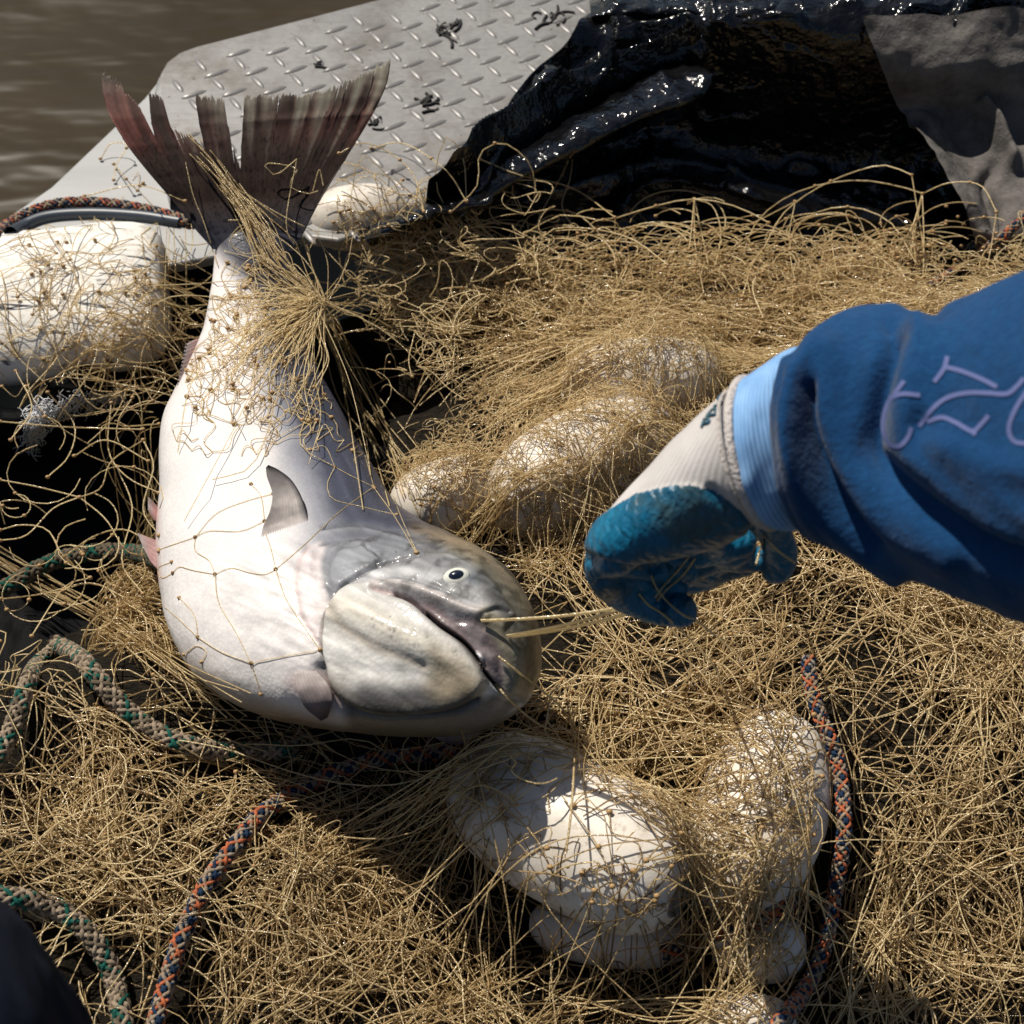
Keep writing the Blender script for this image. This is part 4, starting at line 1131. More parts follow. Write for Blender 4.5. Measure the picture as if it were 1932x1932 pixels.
# bundle from the tail down to the hub
for _ in range(30):
    o_ = rng.normal(0, 1)
    s0 = rng.uniform(0, .4)
    pl = cat([(606,572),(560,520),(500,445),(440,365),(400,310),(352,255)], 40)[:40 - int(s0 * 40)]
    spread_ = np.interp(np.linspace(0, 1 - s0, len(pl)), [0, .3, .65, 1], [5, 24, 9, 14])[:, None] * np.array([.75, -.65]) * (o_ + .7 * np.sin(np.linspace(rng.uniform(0, 6), rng.uniform(4, 12), len(pl))))[:, None]
    hub_strand(pl + spread_, hub_t, .004 + .004 * rng.random(), tint=rng.uniform(.6, 1))
for pl in ([(560,300),(520,330),(500,308),(560,318),(545,350),(580,365),(600,360)], [(430,415),(480,418),(520,450),(470,480),(432,455),(460,430)], [(350,305),(365,370),(385,420),(410,500)], [(590,360),(602,320),(610,350)], [(420,340),(520,400),(600,440)], [(560,300),(540,420),(560,470)]):
    px_strand(pl, .008, tint=.9)
def netpatch(poly, mesh, jit_, slack, lift_, r=(.00032, .0005), tint=(.6, 1), relax=2, bvh=None, prob=.9, knots_=True, asp=1.0, rot=0.0):
    poly = np.asarray(poly, float); c = poly.mean(0); R_ = np.abs(poly - c).max() * 1.5
    n_ = int(2 * R_ / mesh); rows_ = {}
    rm = np.array([[math.cos(rot), -math.sin(rot)], [math.sin(rot), math.cos(rot)]])
    for i in range(n_):
        for j in range(int(n_ / asp)):
            q_ = c + rm @ np.array([(i - n_ / 2 + .5 * (j % 2)) * mesh, (j - n_ / asp / 2) * mesh * asp * .6]) + rng.normal(0, jit_, 2)
            if inside(q_[None], poly)[0]: rows_[(i, j)] = q_
    for (i, j), q_ in rows_.items():
        w0 = None
        for nb in ((i + (j % 2), j + 1), (i - 1 + (j % 2), j + 1)):
            if nb in rows_ and rng.random() < prob:
                e = rows_[nb]; d_ = e - q_; L = np.linalg.norm(d_); nn = np.array([-d_[1], d_[0]]) / (L + 1e-6)
                b1 = rng.normal(0, slack) * mesh; b2 = rng.normal(0, slack) * mesh
                px_strand([q_, q_ + d_ * .33 + nn * b1, q_ + d_ * .67 + nn * b2, e], [.0012, rng.uniform(*lift_), .0012], r=rng.uniform(*r), tint=rng.uniform(*tint), relax=relax, bvh=bvh, knot=(0,) if knots_ and w0 is None and rng.random() < .45 else ())
                w0 = 1
# over the salmon's rear half
rear = [(318,760),(400,560),(430,490),(545,490),(600,700),(680,830),(700,900),(520,880),(310,850)]
netpatch(rear, 52, 22, .28, (.001, .007), rot=.4)
netpatch([(330,720),(410,520),(540,500),(610,720),(670,820),(500,800),(320,800)], 44, 24, .35, (.001, .010), rot=-.5)
netpatch([(310,700),(420,560),(560,560),(640,760),(560,830),(310,800)], 60, 30, .4, (.002, .012), rot=1.2)
netpatch([(420,470),(540,470),(560,640),(470,700),(390,640)], 36, 16, .4, (.001, .010), rot=.2)
# cracked foam, tail plate, float faces, net fringe and the top of the heap
netpatch([(0,450),(300,430),(380,520),(300,640),(150,760),(0,780)], 50, 22, .3, (.001, .006), rot=.3)
netpatch([(0,520),(280,480),(330,640),(120,760),(0,760)], 62, 26, .35, (.001, .008), rot=-.4)
netpatch([(590,370),(780,360),(900,420),(700,500),(600,480)], 42, 18, .35, (.002, .01), rot=.1)
netpatch([(120,330),(300,300),(390,420),(200,430),(60,430)], 60, 25, .35, (.001, .006), prob=.5)
netpatch(float_a, 70, 30, .3, (.002, .012), tint=(.1, .8), r=(.0004, .0006), rot=.5, prob=.7)
netpatch([(680,450),(1000,440),(1500,470),(1932,430),(1932,580),(700,600)], 80, 34, .4, (.004, .022), r=(.0006, .0008), asp=.5)
netpatch([(700,480),(1100,470),(1500,500),(1932,480),(1932,600),(700,620)], 70, 34, .4, (.004, .022), r=(.0006, .0008), asp=.5, rot=.1)
netpatch([(0,1320),(330,1280),(640,1420),(900,1450),(1000,1900),(0,1932)], 88, 44, .4, (.004, .022), r=(.0006, .00085), tint=(.45, 1), prob=.8, bvh=bvh_soft, knots_=False)
netpatch([(1060,1200),(1300,1050),(1932,1050),(1932,1932),(1000,1932),(1300,1700)], 88, 44, .4, (.004, .022), r=(.0006, .00085), tint=(.45, 1), prob=.8, bvh=bvh_soft, knots_=False)
# single meshes on the belly
def Z5(x, y): return (193.2 + x * .4667, 772.8 + y * .4667)
belly = [[(285,660),(310,635),(370,650),(455,665)],[(455,665),(520,640),(600,660),(660,665),(700,645)],[(455,665),(430,610),(375,570),(375,515)],[(375,515),(430,490),(560,490),(655,450)],[(700,645),(680,560),(660,500),(655,450)],[(700,645),(800,560),(950,420),(1095,312)],[(455,665),(470,780),(540,900),(600,1025)],[(700,645),(740,760),(810,870),(880,970)],[(600,1025),(720,1000),(880,972)],[(385,920),(480,980),(600,1025)],[(385,920),(300,840),(245,790),(215,730)],[(375,515),(460,420),(580,370),(690,340)],[(285,660),(240,680),(225,640),(280,615)],[(655,450),(640,350),(600,300)],[(1097,312),(1010,270),(940,232)],[(1100,318),(1180,430),(1268,578)],[(1150,282),(1210,440),(1272,578)],[(1097,312),(1060,180),(1010,40)],[(1150,282),(1100,140),(1050,30)],[(940,232),(910,300),(930,360),(1040,390),(1190,425)],[(940,232),(900,150),(840,160)],[(600,1025),(625,1100),(640,1150)],[(385,920),(370,830),(310,760)],[(330,990),(380,955),(420,980),(400,1020)],[(230,565),(300,540),(375,515)]]
for pl in belly:
    px_strand([Z5(*p) for p in pl], .0012, r=.00034, tint=1.0, relax=1)
    for e in (pl[0], pl[-1]): knots.append((on([Z5(*e)], .001)[0], .0018))
for _ in range(16):                    # straight pulls fanning right of the body
    u0 = rng.uniform(600, 640); px_strand([(u0, 590 + rng.uniform(0, 40)), (u0 + rng.uniform(20, 70), 730 + rng.uniform(-30, 30)), (u0 + rng.uniform(80, 170), rng.uniform(850, 980))], [.02, .02, .004], tint=rng.uniform(.6, 1), relax=6)
for x in (315, 320, 328, 350): px_strand([(x, 430), (x + rng.uniform(-6, 6), 560), (x + rng.uniform(-6, 6), 700)], .02, tint=.8, relax=5)
# dark gap: big open meshes
gap = [[(0,905),(70,918),(150,938)],[(150,938),(190,920),(210,870),(270,830)],[(150,938),(200,980),(240,1040),(290,1045)],[(0,1000),(40,990),(90,1000),(120,1050),(170,1090)],[(150,938),(100,960),(50,1010),(0,1020)],[(0,795),(120,805),(270,810)],[(210,760),(205,850),(240,900),(300,930)],[(250,750),(225,800),(300,800)],[(120,1050),(180,1010),(240,1000),(300,1040)],[(170,1090),(120,1110),(60,1200)],[(220,880),(250,960),(230,1060),(270,1120)],[(0,1130),(80,1120),(170,1100),(240,1130)],[(0,1210),(60,1220),(130,1290),(180,1330)],[(30,700),(60,770),(20,830)],[(90,740),(140,800),(130,860),(90,900)],[(270,830),(290,880),(270,960),(300,1010)],[(140,860),(200,830),(280,870)]]
def z_strand(pts, z, r=None, tint=None, knot=()):
    pl = cat(pts, K); zz = np.full(K, z) + np.interp(np.linspace(0, 1, K), np.linspace(0, 1, 4), rng.normal(0, .012, 4))
    t = (zz - CAM[2]) / rays(pl)[:, 2]; t = np.minimum(t, hits(pl) - .002)
    w_ = CAM + rays(pl) * t[:, None]; add(w_, r, tint)
    for i in knot: knots.append((w_[i], .0023))
for pl in gap: z_strand(pl, -.035, tint=.85, knot=(0, K - 1), r=.0008)
for _ in range(22):
    c = np.array([rng.uniform(20, 290), rng.uniform(820, 1150)]); R_ = rng.uniform(25, 75); a0 = rng.uniform(0, 6.3)
    aa = a0 + np.linspace(0, rng.uniform(2, 5), 8)
    z_strand(np.stack([c[0] + R_ * np.cos(aa), c[1] + R_ * .8 * np.sin(aa)], 1), rng.uniform(-.08, -.02), tint=rng.uniform(.6, 1), knot=(K // 2,))
for _ in range(16):                    # tight bundle entering at left
    o_ = rng.normal(0, 13); j_ = rng.normal(0, 7, 5)
    px_strand([(-20, 1040 + o_ + j_[0]), (90, 1105 + o_ * 1.3 + j_[1]), (210, 1175 + o_ * 1.1 + j_[2]), (330, 1262 + o_ + j_[3]), (420 + 9 * j_[4], 1325 + o_ * 2.5 + 6 * j_[4])], rng.uniform(.03, .06), tint=rng.uniform(.4, .95), relax=10)
# loops standing over the tarp
arcs = [[(1390,520),(1420,430),(1470,380),(1540,350),(1620,340),(1690,350),(1740,365)],[(1740,365),(1790,345),(1850,350),(1880,400)],[(1440,470),(1480,400),(1560,345),(1660,312),(1720,330)],[(1500,530),(1490,460),(1520,410),(1600,390),(1680,420),(1730,500)],[(1580,520),(1570,440),(1610,420),(1650,470),(1660,540)],[(1690,480),(1720,420),(1780,390),(1840,400),(1880,450)],[(990,440),(1060,405),(1140,415),(1230,390),(1310,375),(1390,390),(1450,420)],[(1310,375),(1305,430),(1300,470)],[(1310,375),(1345,390),(1360,440),(1350,500)],[(1060,330),(1080,290),(1075,340),(1060,390),(1090,440)],[(850,400),(900,350),(905,290),(950,270),(1000,310),(1010,370)],[(905,300),(980,330),(1080,355),(1160,410)],[(1000,500),(980,440),(1010,400),(1080,400),(1130,440),(1170,500)],[(1000,520),(1030,440),(1100,430),(1190,450),(1260,500)],[(1150,560),(1200,480),(1290,470),(1370,500),(1400,560)],[(1260,520),(1290,470),(1400,430),(1500,380)],[(700,280),(760,270),(840,320),(880,380)],[(760,340),(720,380),(740,430),(820,440)],[(640,290),(680,270),(730,285),(780,330),(800,400)],[(1740,365),(1720,430),(1690,470)],[(1180,440),(1220,420),(1300,440),(1360,480)],[(1400,560),(1430,480),(1500,450),(1560,480),(1580,560)],[(1600,560),(1620,500),(1700,470),(1790,480),(1880,440)],[(1480,480),(1560,460),(1640,470),(1760,460)],[(190,300),(210,270),(240,275),(220,310),(215,340)],[(215,310),(240,340),(260,360)],[(160,370),(260,350),(350,380)],[(1690,500),(1760,470),(1830,500),(1900,470)],[(1500,540),(1450,500),(1420,540),(1440,600)],[(860,520),(900,460),(980,470),(1040,540)]]
for pl in arcs:
    if np.mean([p[0] for p in pl]) > 940:
        for e in (pl[0], pl[-1]):
            if e[1] < 500 and e[0] > 960:
                k_ = rng.normal(0, 26, 2); z_strand([e, (e[0] + k_[0], (e[1] + 548) / 2), (e[0] + k_[0] * .4 + k_[1], 552)], -.045, r=.0007, tint=rng.uniform(.6, 1))
        z_strand(pl, rng.uniform(-.05, -.015), r=.00082, tint=rng.uniform(.75, 1), knot=(0, K // 2, K - 1))
    else: px_strand(pl, [.004, .02, .03, .02, .006], r=.00075, tint=rng.uniform(.7, 1), relax=8, knot=(0, K // 2, K - 1))
for _ in range(240):
    c = np.array([rng.uniform(720, 1932), 0]); c[1] = rng.uniform(455, 570) - (0 if rng.random() < .6 else rng.uniform(0, 60))
    R_ = rng.uniform(25, 95); a0 = rng.uniform(-.4, .6); aa = math.pi + a0 + np.linspace(0, rng.uniform(1.5, 3.2), 8)
    z_strand(np.stack([c[0] + R_ * np.cos(aa), c[1] + R_ * rng.uniform(.3, .8) * np.sin(aa)], 1), rng.uniform(-.06, -.02), r=rng.uniform(.0006, .0008), tint=rng.uniform(.6, 1), knot=(rng.integers(0, K),))
# twine through the mouth and up to the glove
GR = [P(1215, 1138, .243), P(1222, 1146, .240)]
m1 = on([(908, 1170)], .002, bvh_fish)[0]; m2 = on([(957, 1199)], .002, bvh_fish)[0]
for s0, s1 in ((m1, GR[0]), (m2, GR[0] + np.array([0, 0, .002])), (m2 + np.array([.003, 0, -.001]), GR[1])):
    tl = np.linspace(0, 1, K)[:, None]; pl = s0 * (1 - tl) + s1 * tl; pl[:, 2] -= .004 * np.sin(math.pi * tl[:, 0]); add(pl, .0014, 1.0)
kn = on([(1085, 1380)], .03, bvh_soft)[0]
for pts in ([(935,1290),(965,1325),(1010,1362),(1050,1380),(1085,1380)], [(940,1238),(1000,1285),(1060,1335),(1085,1380)]):
    t0 = hits([pts[0]], bvh_fish)[0] - .003; t1 = np.linalg.norm(kn - CAM)
    pl = cat(pts, K); u_ = np.linspace(0, 1, K)
    t_ = np.minimum(hits(pl) - .004, t0 * (1 - u_) + t1 * u_); t_[-1] = t1
    add(CAM + rays(pl) * t_[:, None], .0010, .85)
knots.append((kn, .0032))
px_strand([(1085,1380),(1083,1450),(1078,1530),(1068,1610)], .03, r=.001, tint=.7, relax=4)
for pl in ([(870,1375),(890,1440),(930,1500),(1010,1580),(1060,1690)], [(905,1390),(920,1480),(960,1560)], [(1100,1540),(1180,1500),(1260,1540),(1290,1620),(1275,1690)], [(1150,1480),(1230,1560),(1290,1690)], [(930,1530),(1010,1620),(1040,1560),(960,1600)], [(960,1680),(1120,1600),(1290,1580)], [(900,1600),(1000,1700),(1130,1740),(1270,1700)], [(940,1500),(960,1600),(930,1680)], [(1150,1700),(1240,1600),(1330,1500)], [(1060,1500),(1140,1620),(1170,1760)], [(1180,1760),(1250,1680),(1330,1640)], [(950,1640),(1080,1660),(1220,1740)]):
    px_strand(pl, [.003, .012, .004], tint=rng.uniform(.2, .7), relax=3, knot=(rng.integers(2, K - 2),))
# caught round the glove
Pn = np.vstack(paths); rn = np.concatenate(rads); tn = np.concatenate(tints)
qa = proj(Pn.reshape(-1, 3))
near = (np.min([dist_poly(qa, cat(rp, 24)) for rp in ROPES], 0).reshape(len(Pn), K) < 15).any(1)
near2 = (dist_poly(qa, cat(ROPES[1], 24)).reshape(len(Pn), K) < 15).any(1)
ok_ = ~((near & (rng.random(len(Pn)) < .80)) | (near2 & (rng.random(len(Pn)) < .7)))
Pn, rn, tn = Pn[ok_], rn[ok_], tn[ok_]
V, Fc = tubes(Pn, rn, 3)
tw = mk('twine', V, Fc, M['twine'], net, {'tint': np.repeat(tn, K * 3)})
tw['kind'] = 'stuff'
ico_v = []; bm = bmesh.new(); bmesh.ops.create_icosphere(bm, subdivisions=1, radius=1.0)
iv = np.array([v.co[:] for v in bm.verts]); bm.verts.index_update(); fi = np.array([[v.index for v in f.verts] for f in bm.faces]); bm.free()
kc = np.array([k[0] for k in knots]); kr = np.array([k[1] for k in knots])
V = (kc[:, None] + iv[None] * kr[:, None, None] * np.array([1.1, .9, .9])).reshape(-1, 3)
Fk = (np.arange(len(kc))[:, None, None] * len(iv) + fi[None]).reshape(-1, 3)
ko = mk('knots', V, Fk, M['knot'], net); ko['kind'] = 'stuff'; ko.name = 'knot_cluster'
print('strands', len(Pn), 'knots', len(kc))

# ------------------------------------------------------------------ ropes
def rope(px, R, cols, label, lift_=.004, pitch=None, nst=12, bvh=None, relax=2, loc=None, group='braided ropes in the net'):
    if isinstance(px[0], tuple) and len(px[0]) == 2:
        c = cat(px, 60); w_ = on(c, lift_, bvh or bvh_soft, relax)
    else: w_ = np.array(px)
    for _ in range(6):
        w_[1:-1] = (w_[:-2] + 2 * w_[1:-1] + w_[2:]) / 4
    Ln = np.linalg.norm(np.diff(w_, axis=0), axis=1).sum()
    pitch = pitch or R * 6.4
    n_ = int(Ln / pitch * 30) + 4
    c = cat(w_, n_)
    t = np.gradient(c, axis=0); t /= np.linalg.norm(t, axis=1, keepdims=True)
    ref = np.array([.1, -.3, .95]); a = np.cross(t, ref); a /= np.linalg.norm(a, axis=1, keepdims=True); b = np.cross(t, a)
    s = np.concatenate([[0], np.cumsum(np.linalg.norm(np.diff(c, axis=0), axis=1))])
    root = empty('rope', c[n_ // 2]); tag(root, label, 'rope', group)
    V, Fc = tubes(c[None], R * .78, 10); mk('rope_core', V, Fc, M['core'], root)
    half = nst // 2
    for k in range(nst):
        sg = 1 if k < half else -1
        ph = 2 * math.pi * (k % half) / half
        th_ = sg * 2 * math.pi * s / pitch + ph
        # over/under: crossings happen half*2 times per turn
        rr = R * (.86 + .13 * sg * np.cos(half * 2 * math.pi * s / pitch * 1.0 + math.pi * (k % half)))
        path = c + a * (rr * np.cos(th_))[:, None] + b * (rr * np.sin(th_))[:, None]
        V, Fc = tubes(path[None], R * .27, 6)
        mk('strand', V, Fc, M[cols[k]], root)
    return root
OB = ['cream', 'orange', 'cream', 'navy', 'orange', 'navy', 'cream', 'navy', 'cream', 'orange', 'navy', 'cream']
OB2 = ['cream', 'orange', 'cream', 'orange', 'orange', 'cream', 'navy', 'cream', 'navy', 'navy', 'cream', 'navy']
GC = ['cream', 'tan', 'green', 'cream', 'cream', 'tan', 'cream', 'cream', 'green', 'tan', 'cream', 'tan']
GD = ['tan', 'tan', 'green', 'tan', 'tan', 'tan', 'tan', 'green', 'tan', 'tan', 'green', 'tan']
rope([(285,1960),(310,1870),(345,1760),(400,1650),(450,1590),(480,1545),(560,1490),(640,1455),(700,1435),(770,1425),(860,1418)], .0056, OB, 'orange, navy and cream braided rope running from below the salmon head to the bottom left', lift_=.020)
rope([(1525,1240),(1530,1300),(1550,1360),(1580,1430),(1590,1510),(1592,1590),(1575,1680),(1560,1770),(1530,1850),(1480,1920),(1450,1960)], .0052, OB, 'orange, blue and cream braided rope hanging down the lower right of the net', lift_=.046)
rope([(-20,455),(30,415),(95,388),(160,382),(230,388),(300,402),(360,420)], .0060, OB2, 'thin orange and navy rope draped over the left deck edge', lift_=.006)
rope([(1960,380),(1900,440),(1830,490),(1770,530),(1700,555),(1620,570)], .0048, OB, 'thin orange and navy rope beside the muddy flap at the right edge', lift_=.016)
rope([(-20,1125),(30,1098),(80,1068),(140,1048),(200,1040),(270,1046),(330,1065)], .0078, GD, 'dull brown and green rope crossing the dark gap at the left', lift_=.09, relax=12)
rope([(100,1212),(150,1240),(200,1300),(250,1350),(310,1390),(390,1415),(470,1418),(560,1412)], .0068, GC, 'green flecked cream rope curving under the salmon belly', lift_=.018)
rope([(105,1225),(70,1255),(45,1310),(25,1370),(0,1420),(-30,1450)], .0065, GC, 'green flecked cream rope falling to the left edge', lift_=.02)
rope([(-20,1690),(40,1695),(110,1715),(165,1760),(205,1820),(225,1890),(235,1960)], .0065, GC, 'green flecked cream rope beside the dark trouser knee', lift_=.020)
rope([(1250,1800),(1330,1765),(1420,1735),(1490,1700),(1520,1685)], .0065, OB, 'dark wet orange and navy rope between the two lower white floats', lift_=.002)
# hose under the left rope
c = cat([(20,440),(80,412),(160,404),(260,408),(340,420)], 40)
w_ = on(c, .003, bvh_soft, 2); V, Fc = tubes(w_[None], .0075, 12)
ho = mk('hose', V, Fc, M['hose']); tag(ho, 'dark grey hose lying between the thin rope and the cracked white foam', 'hose')

# ------------------------------------------------------------------ weed scraps on the plate, frayed white fibre
def scrap(cx, cy, n_, sz, label, seed):
    r_ = np.random.default_rng(seed); pl = []
    for _ in range(n_):
        a = r_.normal(.5, .9); L = sz * r_.uniform(.4, 1); k = r_.normal(0, 2.5)
        t = np.linspace(-.5, .5, 8); aa = a + k * t
        q_ = np.stack([cx + r_.normal(0, sz * .18) + np.cumsum(np.cos(aa)) * L / 8, cy + r_.normal(0, sz * .12) - np.cumsum(np.sin(aa)) * L / 8 * .7], 1)
        pl.append(cat(on(q_, .0025, bvh_soft, 1), K))
    V, Fc = tubes(np.array(pl), r_.uniform(.0008, .0022, n_), 5)
    o = mk('weed_scrap', V, Fc, M['twig']); tag(o, label, 'weed', 'dark scraps of weed on the deck plate')
scrap(835, 62, 9, 60, 'largest dark weed scrap near the top of the deck plate', 1)
scrap(1035, 45, 8, 60, 'dark weed strand beside the corner of the black sheet', 2)
scrap(800, 198, 8, 40, 'small dark weed knot in the middle of the deck plate', 3)
scrap(700, 235, 5, 30, 'tiny dark weed shred by the red tip of the tail', 4)
scrap(592, 122, 4, 26, 'thin dark weed shred above the tail notch', 5)
pl = []
for _ in range(520):
    t = rng.random(); b_ = np.array([(60 + 20 * t, 835 - 70 * t)]) if rng.random() < .5 else np.array([(80 + 150 * t, 775 - 35 * t)])
    q0 = b_[0] + rng.normal(0, 9, 2); q1 = q0 + rng.normal(0, 9, 2) + np.array([-4, 8])
    w0 = on([q0, (q0 + q1) / 2 + rng.normal(0, 5, 2), q1], .004 + .01 * rng.random(), bvh_soft)
    pl.append(cat(w0, K))
V, Fc = tubes(np.array(pl), .0004, 3)
o = mk('frayed_fibre', V, Fc, M['fray']); tag(o, 'frayed white fibres on the edge of the black plastic at the left', 'fibre tuft')

# ------------------------------------------------------------------ arm of the fisher
person = empty('person', P(2000, 900, .3))
tag(person, 'person in a blue fleece sleeve and teal rubber glove reaching in to pull the twine', 'person')
def loft(sec, ns, nt, closed_ends=True, ex=1.0):
    fi_ = np.linspace(0, len(sec) - 1, ns)
    def ch(vals):
        vals = np.asarray(vals, float)
        if vals.ndim == 1: vals = vals[:, None]
        p = np.vstack([2 * vals[:1] - vals[1:2], vals, 2 * vals[-1:] - vals[-2:-1]])
        i = np.clip(np.floor(fi_).astype(int), 0, len(vals) - 2); t = (fi_ - i)[:, None]
        a, b, c, d = p[i], p[i + 1], p[i + 2], p[i + 3]
        return 0.5 * (2 * b + (c - a) * t + (2 * a - 5 * b + 4 * c - d) * t**2 + (3 * b - a - 3 * c + d) * t**3)
    A = ch([s[0] for s in sec]); B = ch([s[1] for s in sec]); z = ch([s[2] for s in sec])[:, 0]; h_ = ch([s[3] for s in sec])[:, 0]; ln = ch([s[4] for s in sec])[:, 0]
    m_ = (A + B) / 2
    Cw = np.array([P(u, v, zz) for (u, v), zz in zip(m_, z)]); dp = (Cw - CAM) @ FWD
    Aw = at_depth(A, dp); Bw = at_depth(B, dp); Cw = (Aw + Bw) / 2; W_ = (Aw - Bw) / 2
    Vw = CAM - Cw; Vw /= np.linalg.norm(Vw, axis=1, keepdims=True)
    ax = np.gradient(Cw, axis=0); ax /= np.linalg.norm(ax, axis=1, keepdims=True)
    sc = dp / F
    th_ = np.linspace(0, 2 * math.pi, nt, endpoint=False)
    G = Cw[:, None] + W_[:, None] * np.cos(th_)[None, :, None] + (Vw * h_[:, None] - ax * (ln * sc)[:, None])[:, None] * np.sin(th_)[None, :, None]
    return G, Cw
sec = [((1560,650),(1580,985),.285,.052,70),((1548,628),(1552,1012),.285,.062,92),((1575,605),(1575,1030),.288,.067,95),((1620,586),(1620,1052),.29,.070,80),((1690,574),(1690,1086),.30,.072,60),((1760,584),(1760,1112),.31,.072,40),((1850,552),(1850,1140),.325,.076,25),((1945,508),(1945,1172),.34,.08,15),((2100,470),(2110,1205),.37,.085,10),((2350,380),(2380,1220),.42,.09,0),((2700,250),(2750,1200),.5,.1,0)]
sec = [(a, b, z + .125, h * .82, l) for a, b, z, h, l in sec]
G, Cw = loft(sec, 240, 150)
V = G.reshape(-1, 3)
cen = np.repeat(Cw, 150, 0)
q = proj(V); nrm = V - cen; nrm /= np.linalg.norm(nrm, axis=1, keepdims=True)
vis = (nrm @ (-FWD)) > -.35
def fold_(poly, wd, amp):
    global V
    d = dist_poly(q, cat(poly, 30)); V = V + nrm * (amp * np.exp(-(d / wd)**2) * vis)[:, None]
def Z6(pts): return [(1030.4 + x * .4667, 579.6 + y * .4667) for x, y in pts]
fold_(Z6([(960,250),(935,330),(960,500),(1020,650),(1120,820),(1260,960),(1400,1080)]), 26, .007)
fold_(Z6([(1060,330),(1060,470),(1110,620),(1220,800),(1340,960)]), 17, -.011)
fold_(Z6([(1140,200),(1140,400),(1200,620),(1340,840),(1600,1000)]), 36, .008)
fold_(Z6([(1420,150),(1370,290),(1330,450),(1330,600),(1450,720),(1600,860),(1800,980),(1932,1020)]), 22, -.013)
fold_(Z6([(1500,60),(1480,200),(1450,400),(1480,560),(1620,680),(1800,800),(1932,860)]), 40, .009)
fold_(Z6([(1510,480),(1500,560),(1580,640),(1700,740),(1850,830),(1932,880)]), 22, -.005)
fold_(Z6([(1560,20),(1480,10),(1400,60)]), 22, -.008)
fold_(Z6([(1620,560),(1760,620),(1932,660)]), 30, .006)
V = V + nrm * (.0022 * fbm(V, 22, 3))[:, None]
Fs = grid_faces(240, 150, True)
sleeve = mk('sleeve', V, Fs, M['sleeve'], person)
bv_sl = BVHTree.FromPolygons(V.tolist(), Fs.tolist())
# printed lettering on the sleeve
let = [[(1447,298),(1410,345),(1380,392),(1362,450),(1366,512),(1392,556),(1430,560),(1462,525),(1476,486)],[(1385,368),(1440,350),(1512,356)],[(1568,302),(1600,260),(1612,238),(1622,198)],[(1612,240),(1680,258),(1760,290),(1822,322)],[(1508,482),(1560,412),(1620,366),(1700,346),(1780,346),(1860,350),(1900,322),(1932,286)],[(1540,462),(1600,445),(1660,468),(1722,500),(1760,470),(1788,438)],[(1722,500),(1735,515)],[(1945,335),(1895,415),(1870,490),(1890,540),(1945,552)]]
for i, pl in enumerate(let):
    c = cat(Z6(pl), 40); t_ = np.gradient(c, axis=0); t_ /= np.linalg.norm(t_, axis=1, keepdims=True); nn = np.stack([-t_[:, 1], t_[:, 0]], 1)
    rws = []
    for o_ in np.linspace(-1, 1, 7):
        rws.append(on(c + nn * o_ * 4.2, .0007, bv_sl))
    mk('lettering', np.array(rws).reshape(-1, 3), grid_faces(7, 40), M['letter'], sleeve)
# glove: hand volumes fused into one skin
parts_v, parts_f = [], []
def addmesh(V_, F_):
    off = sum(len(x) for x in parts_v); parts_v.append(np.asarray(V_)); parts_f.extend([[i + off for i in f] for f in F_])
hand_sec = [((1500,660),(1500,990),.282,.048,50),((1395,722),(1452,992),.272,.047,35),((1330,770),(1415,1000),.258,.045,22),((1258,842),(1352,1030),.24,.043,12),((1180,928),(1262,1062),.22,.041,5),((1128,988),(1180,1085),.202,.036,0),((1108,1022),(1140,1085),.192,.026,0),((1106,1045),(1124,1075),.187,.012,0)]
UPZ = .125
hand_sec = [(a, b, z + UPZ, h * .82, l) for a, b, z, h, l in hand_sec]
G, _c = loft(hand_sec, 60, 48)
Fh = grid_faces(60, 48, True).tolist() + [list(range(47, -1, -1)), [59 * 48 + i for i in range(48)]]
addmesh(G.reshape(-1, 3), Fh)
def capsule_chain(pts, radpx):
    w_ = np.array([P(u, v, z + UPZ) for u, v, z in pts]); n_ = 26
    c = cat(w_, n_); rr = np.interp(np.linspace(0, 1, n_), np.linspace(0, 1, len(radpx)), radpx)
    bm = bmesh.new(); bmesh.ops.create_icosphere(bm, subdivisions=2, radius=1.0)
    iv_ = np.array([v.co[:] for v in bm.verts]); bm.verts.index_update(); ff = [[v.index for v in f.verts] for f in bm.faces]; bm.free()
    for p, r_ in zip(c, rr): addmesh(p + iv_ * r_ * scale_at(p), ff)
capsule_chain([(1150,1020,.195),(1140,1075,.165),(1165,1115,.135),(1228,1145,.118),(1284,1152,.118)], [40, 36, 31, 30, 31])      # index finger
capsule_chain([(1205,990,.205),(1195,1055,.165),(1225,1092,.135),(1290,1095,.122),(1345,1082,.125)], [42, 37, 32, 28, 25])      # middle
capsule_chain([(1270,975,.215),(1265,1035,.17),(1300,1072,.14),(1360,1072,.13),(1405,1062,.135)], [41, 36, 30, 27, 24])      # ring
capsule_chain([(1340,965,.225),(1345,1020,.185),(1375,1052,.155),(1425,1056,.145),(1450,1050,.15)], [36, 31, 27, 24, 22])      # little
capsule_chain([(1432,960,.235),(1462,1010,.205),(1474,1048,.185),(1464,1074,.172)], [36, 33, 31, 27])      # thumb
capsule_chain([(1200,1040,.168),(1300,1040,.168),(1400,1020,.178)], [34, 34, 30])
capsule_chain([(1195,1062,.150),(1300,1060,.145),(1405,1035,.165)], [40, 30, 26])
capsule_chain([(1205,1085,.135),(1290,1080,.132),(1380,1050,.145)], [28, 26, 22])
me = bpy.data.meshes.new('glove_src'); me.from_pydata(np.vstack(parts_v).tolist(), [], parts_f)
tmp = bpy.data.objects.new('glove_src', me); col.objects.link(tmp)
md = tmp.modifiers.new('r', 'REMESH'); md.mode = 'VOXEL'; md.voxel_size = .0019
md = tmp.modifiers.new('s', 'SMOOTH'); md.iterations = 9; md.factor = .5
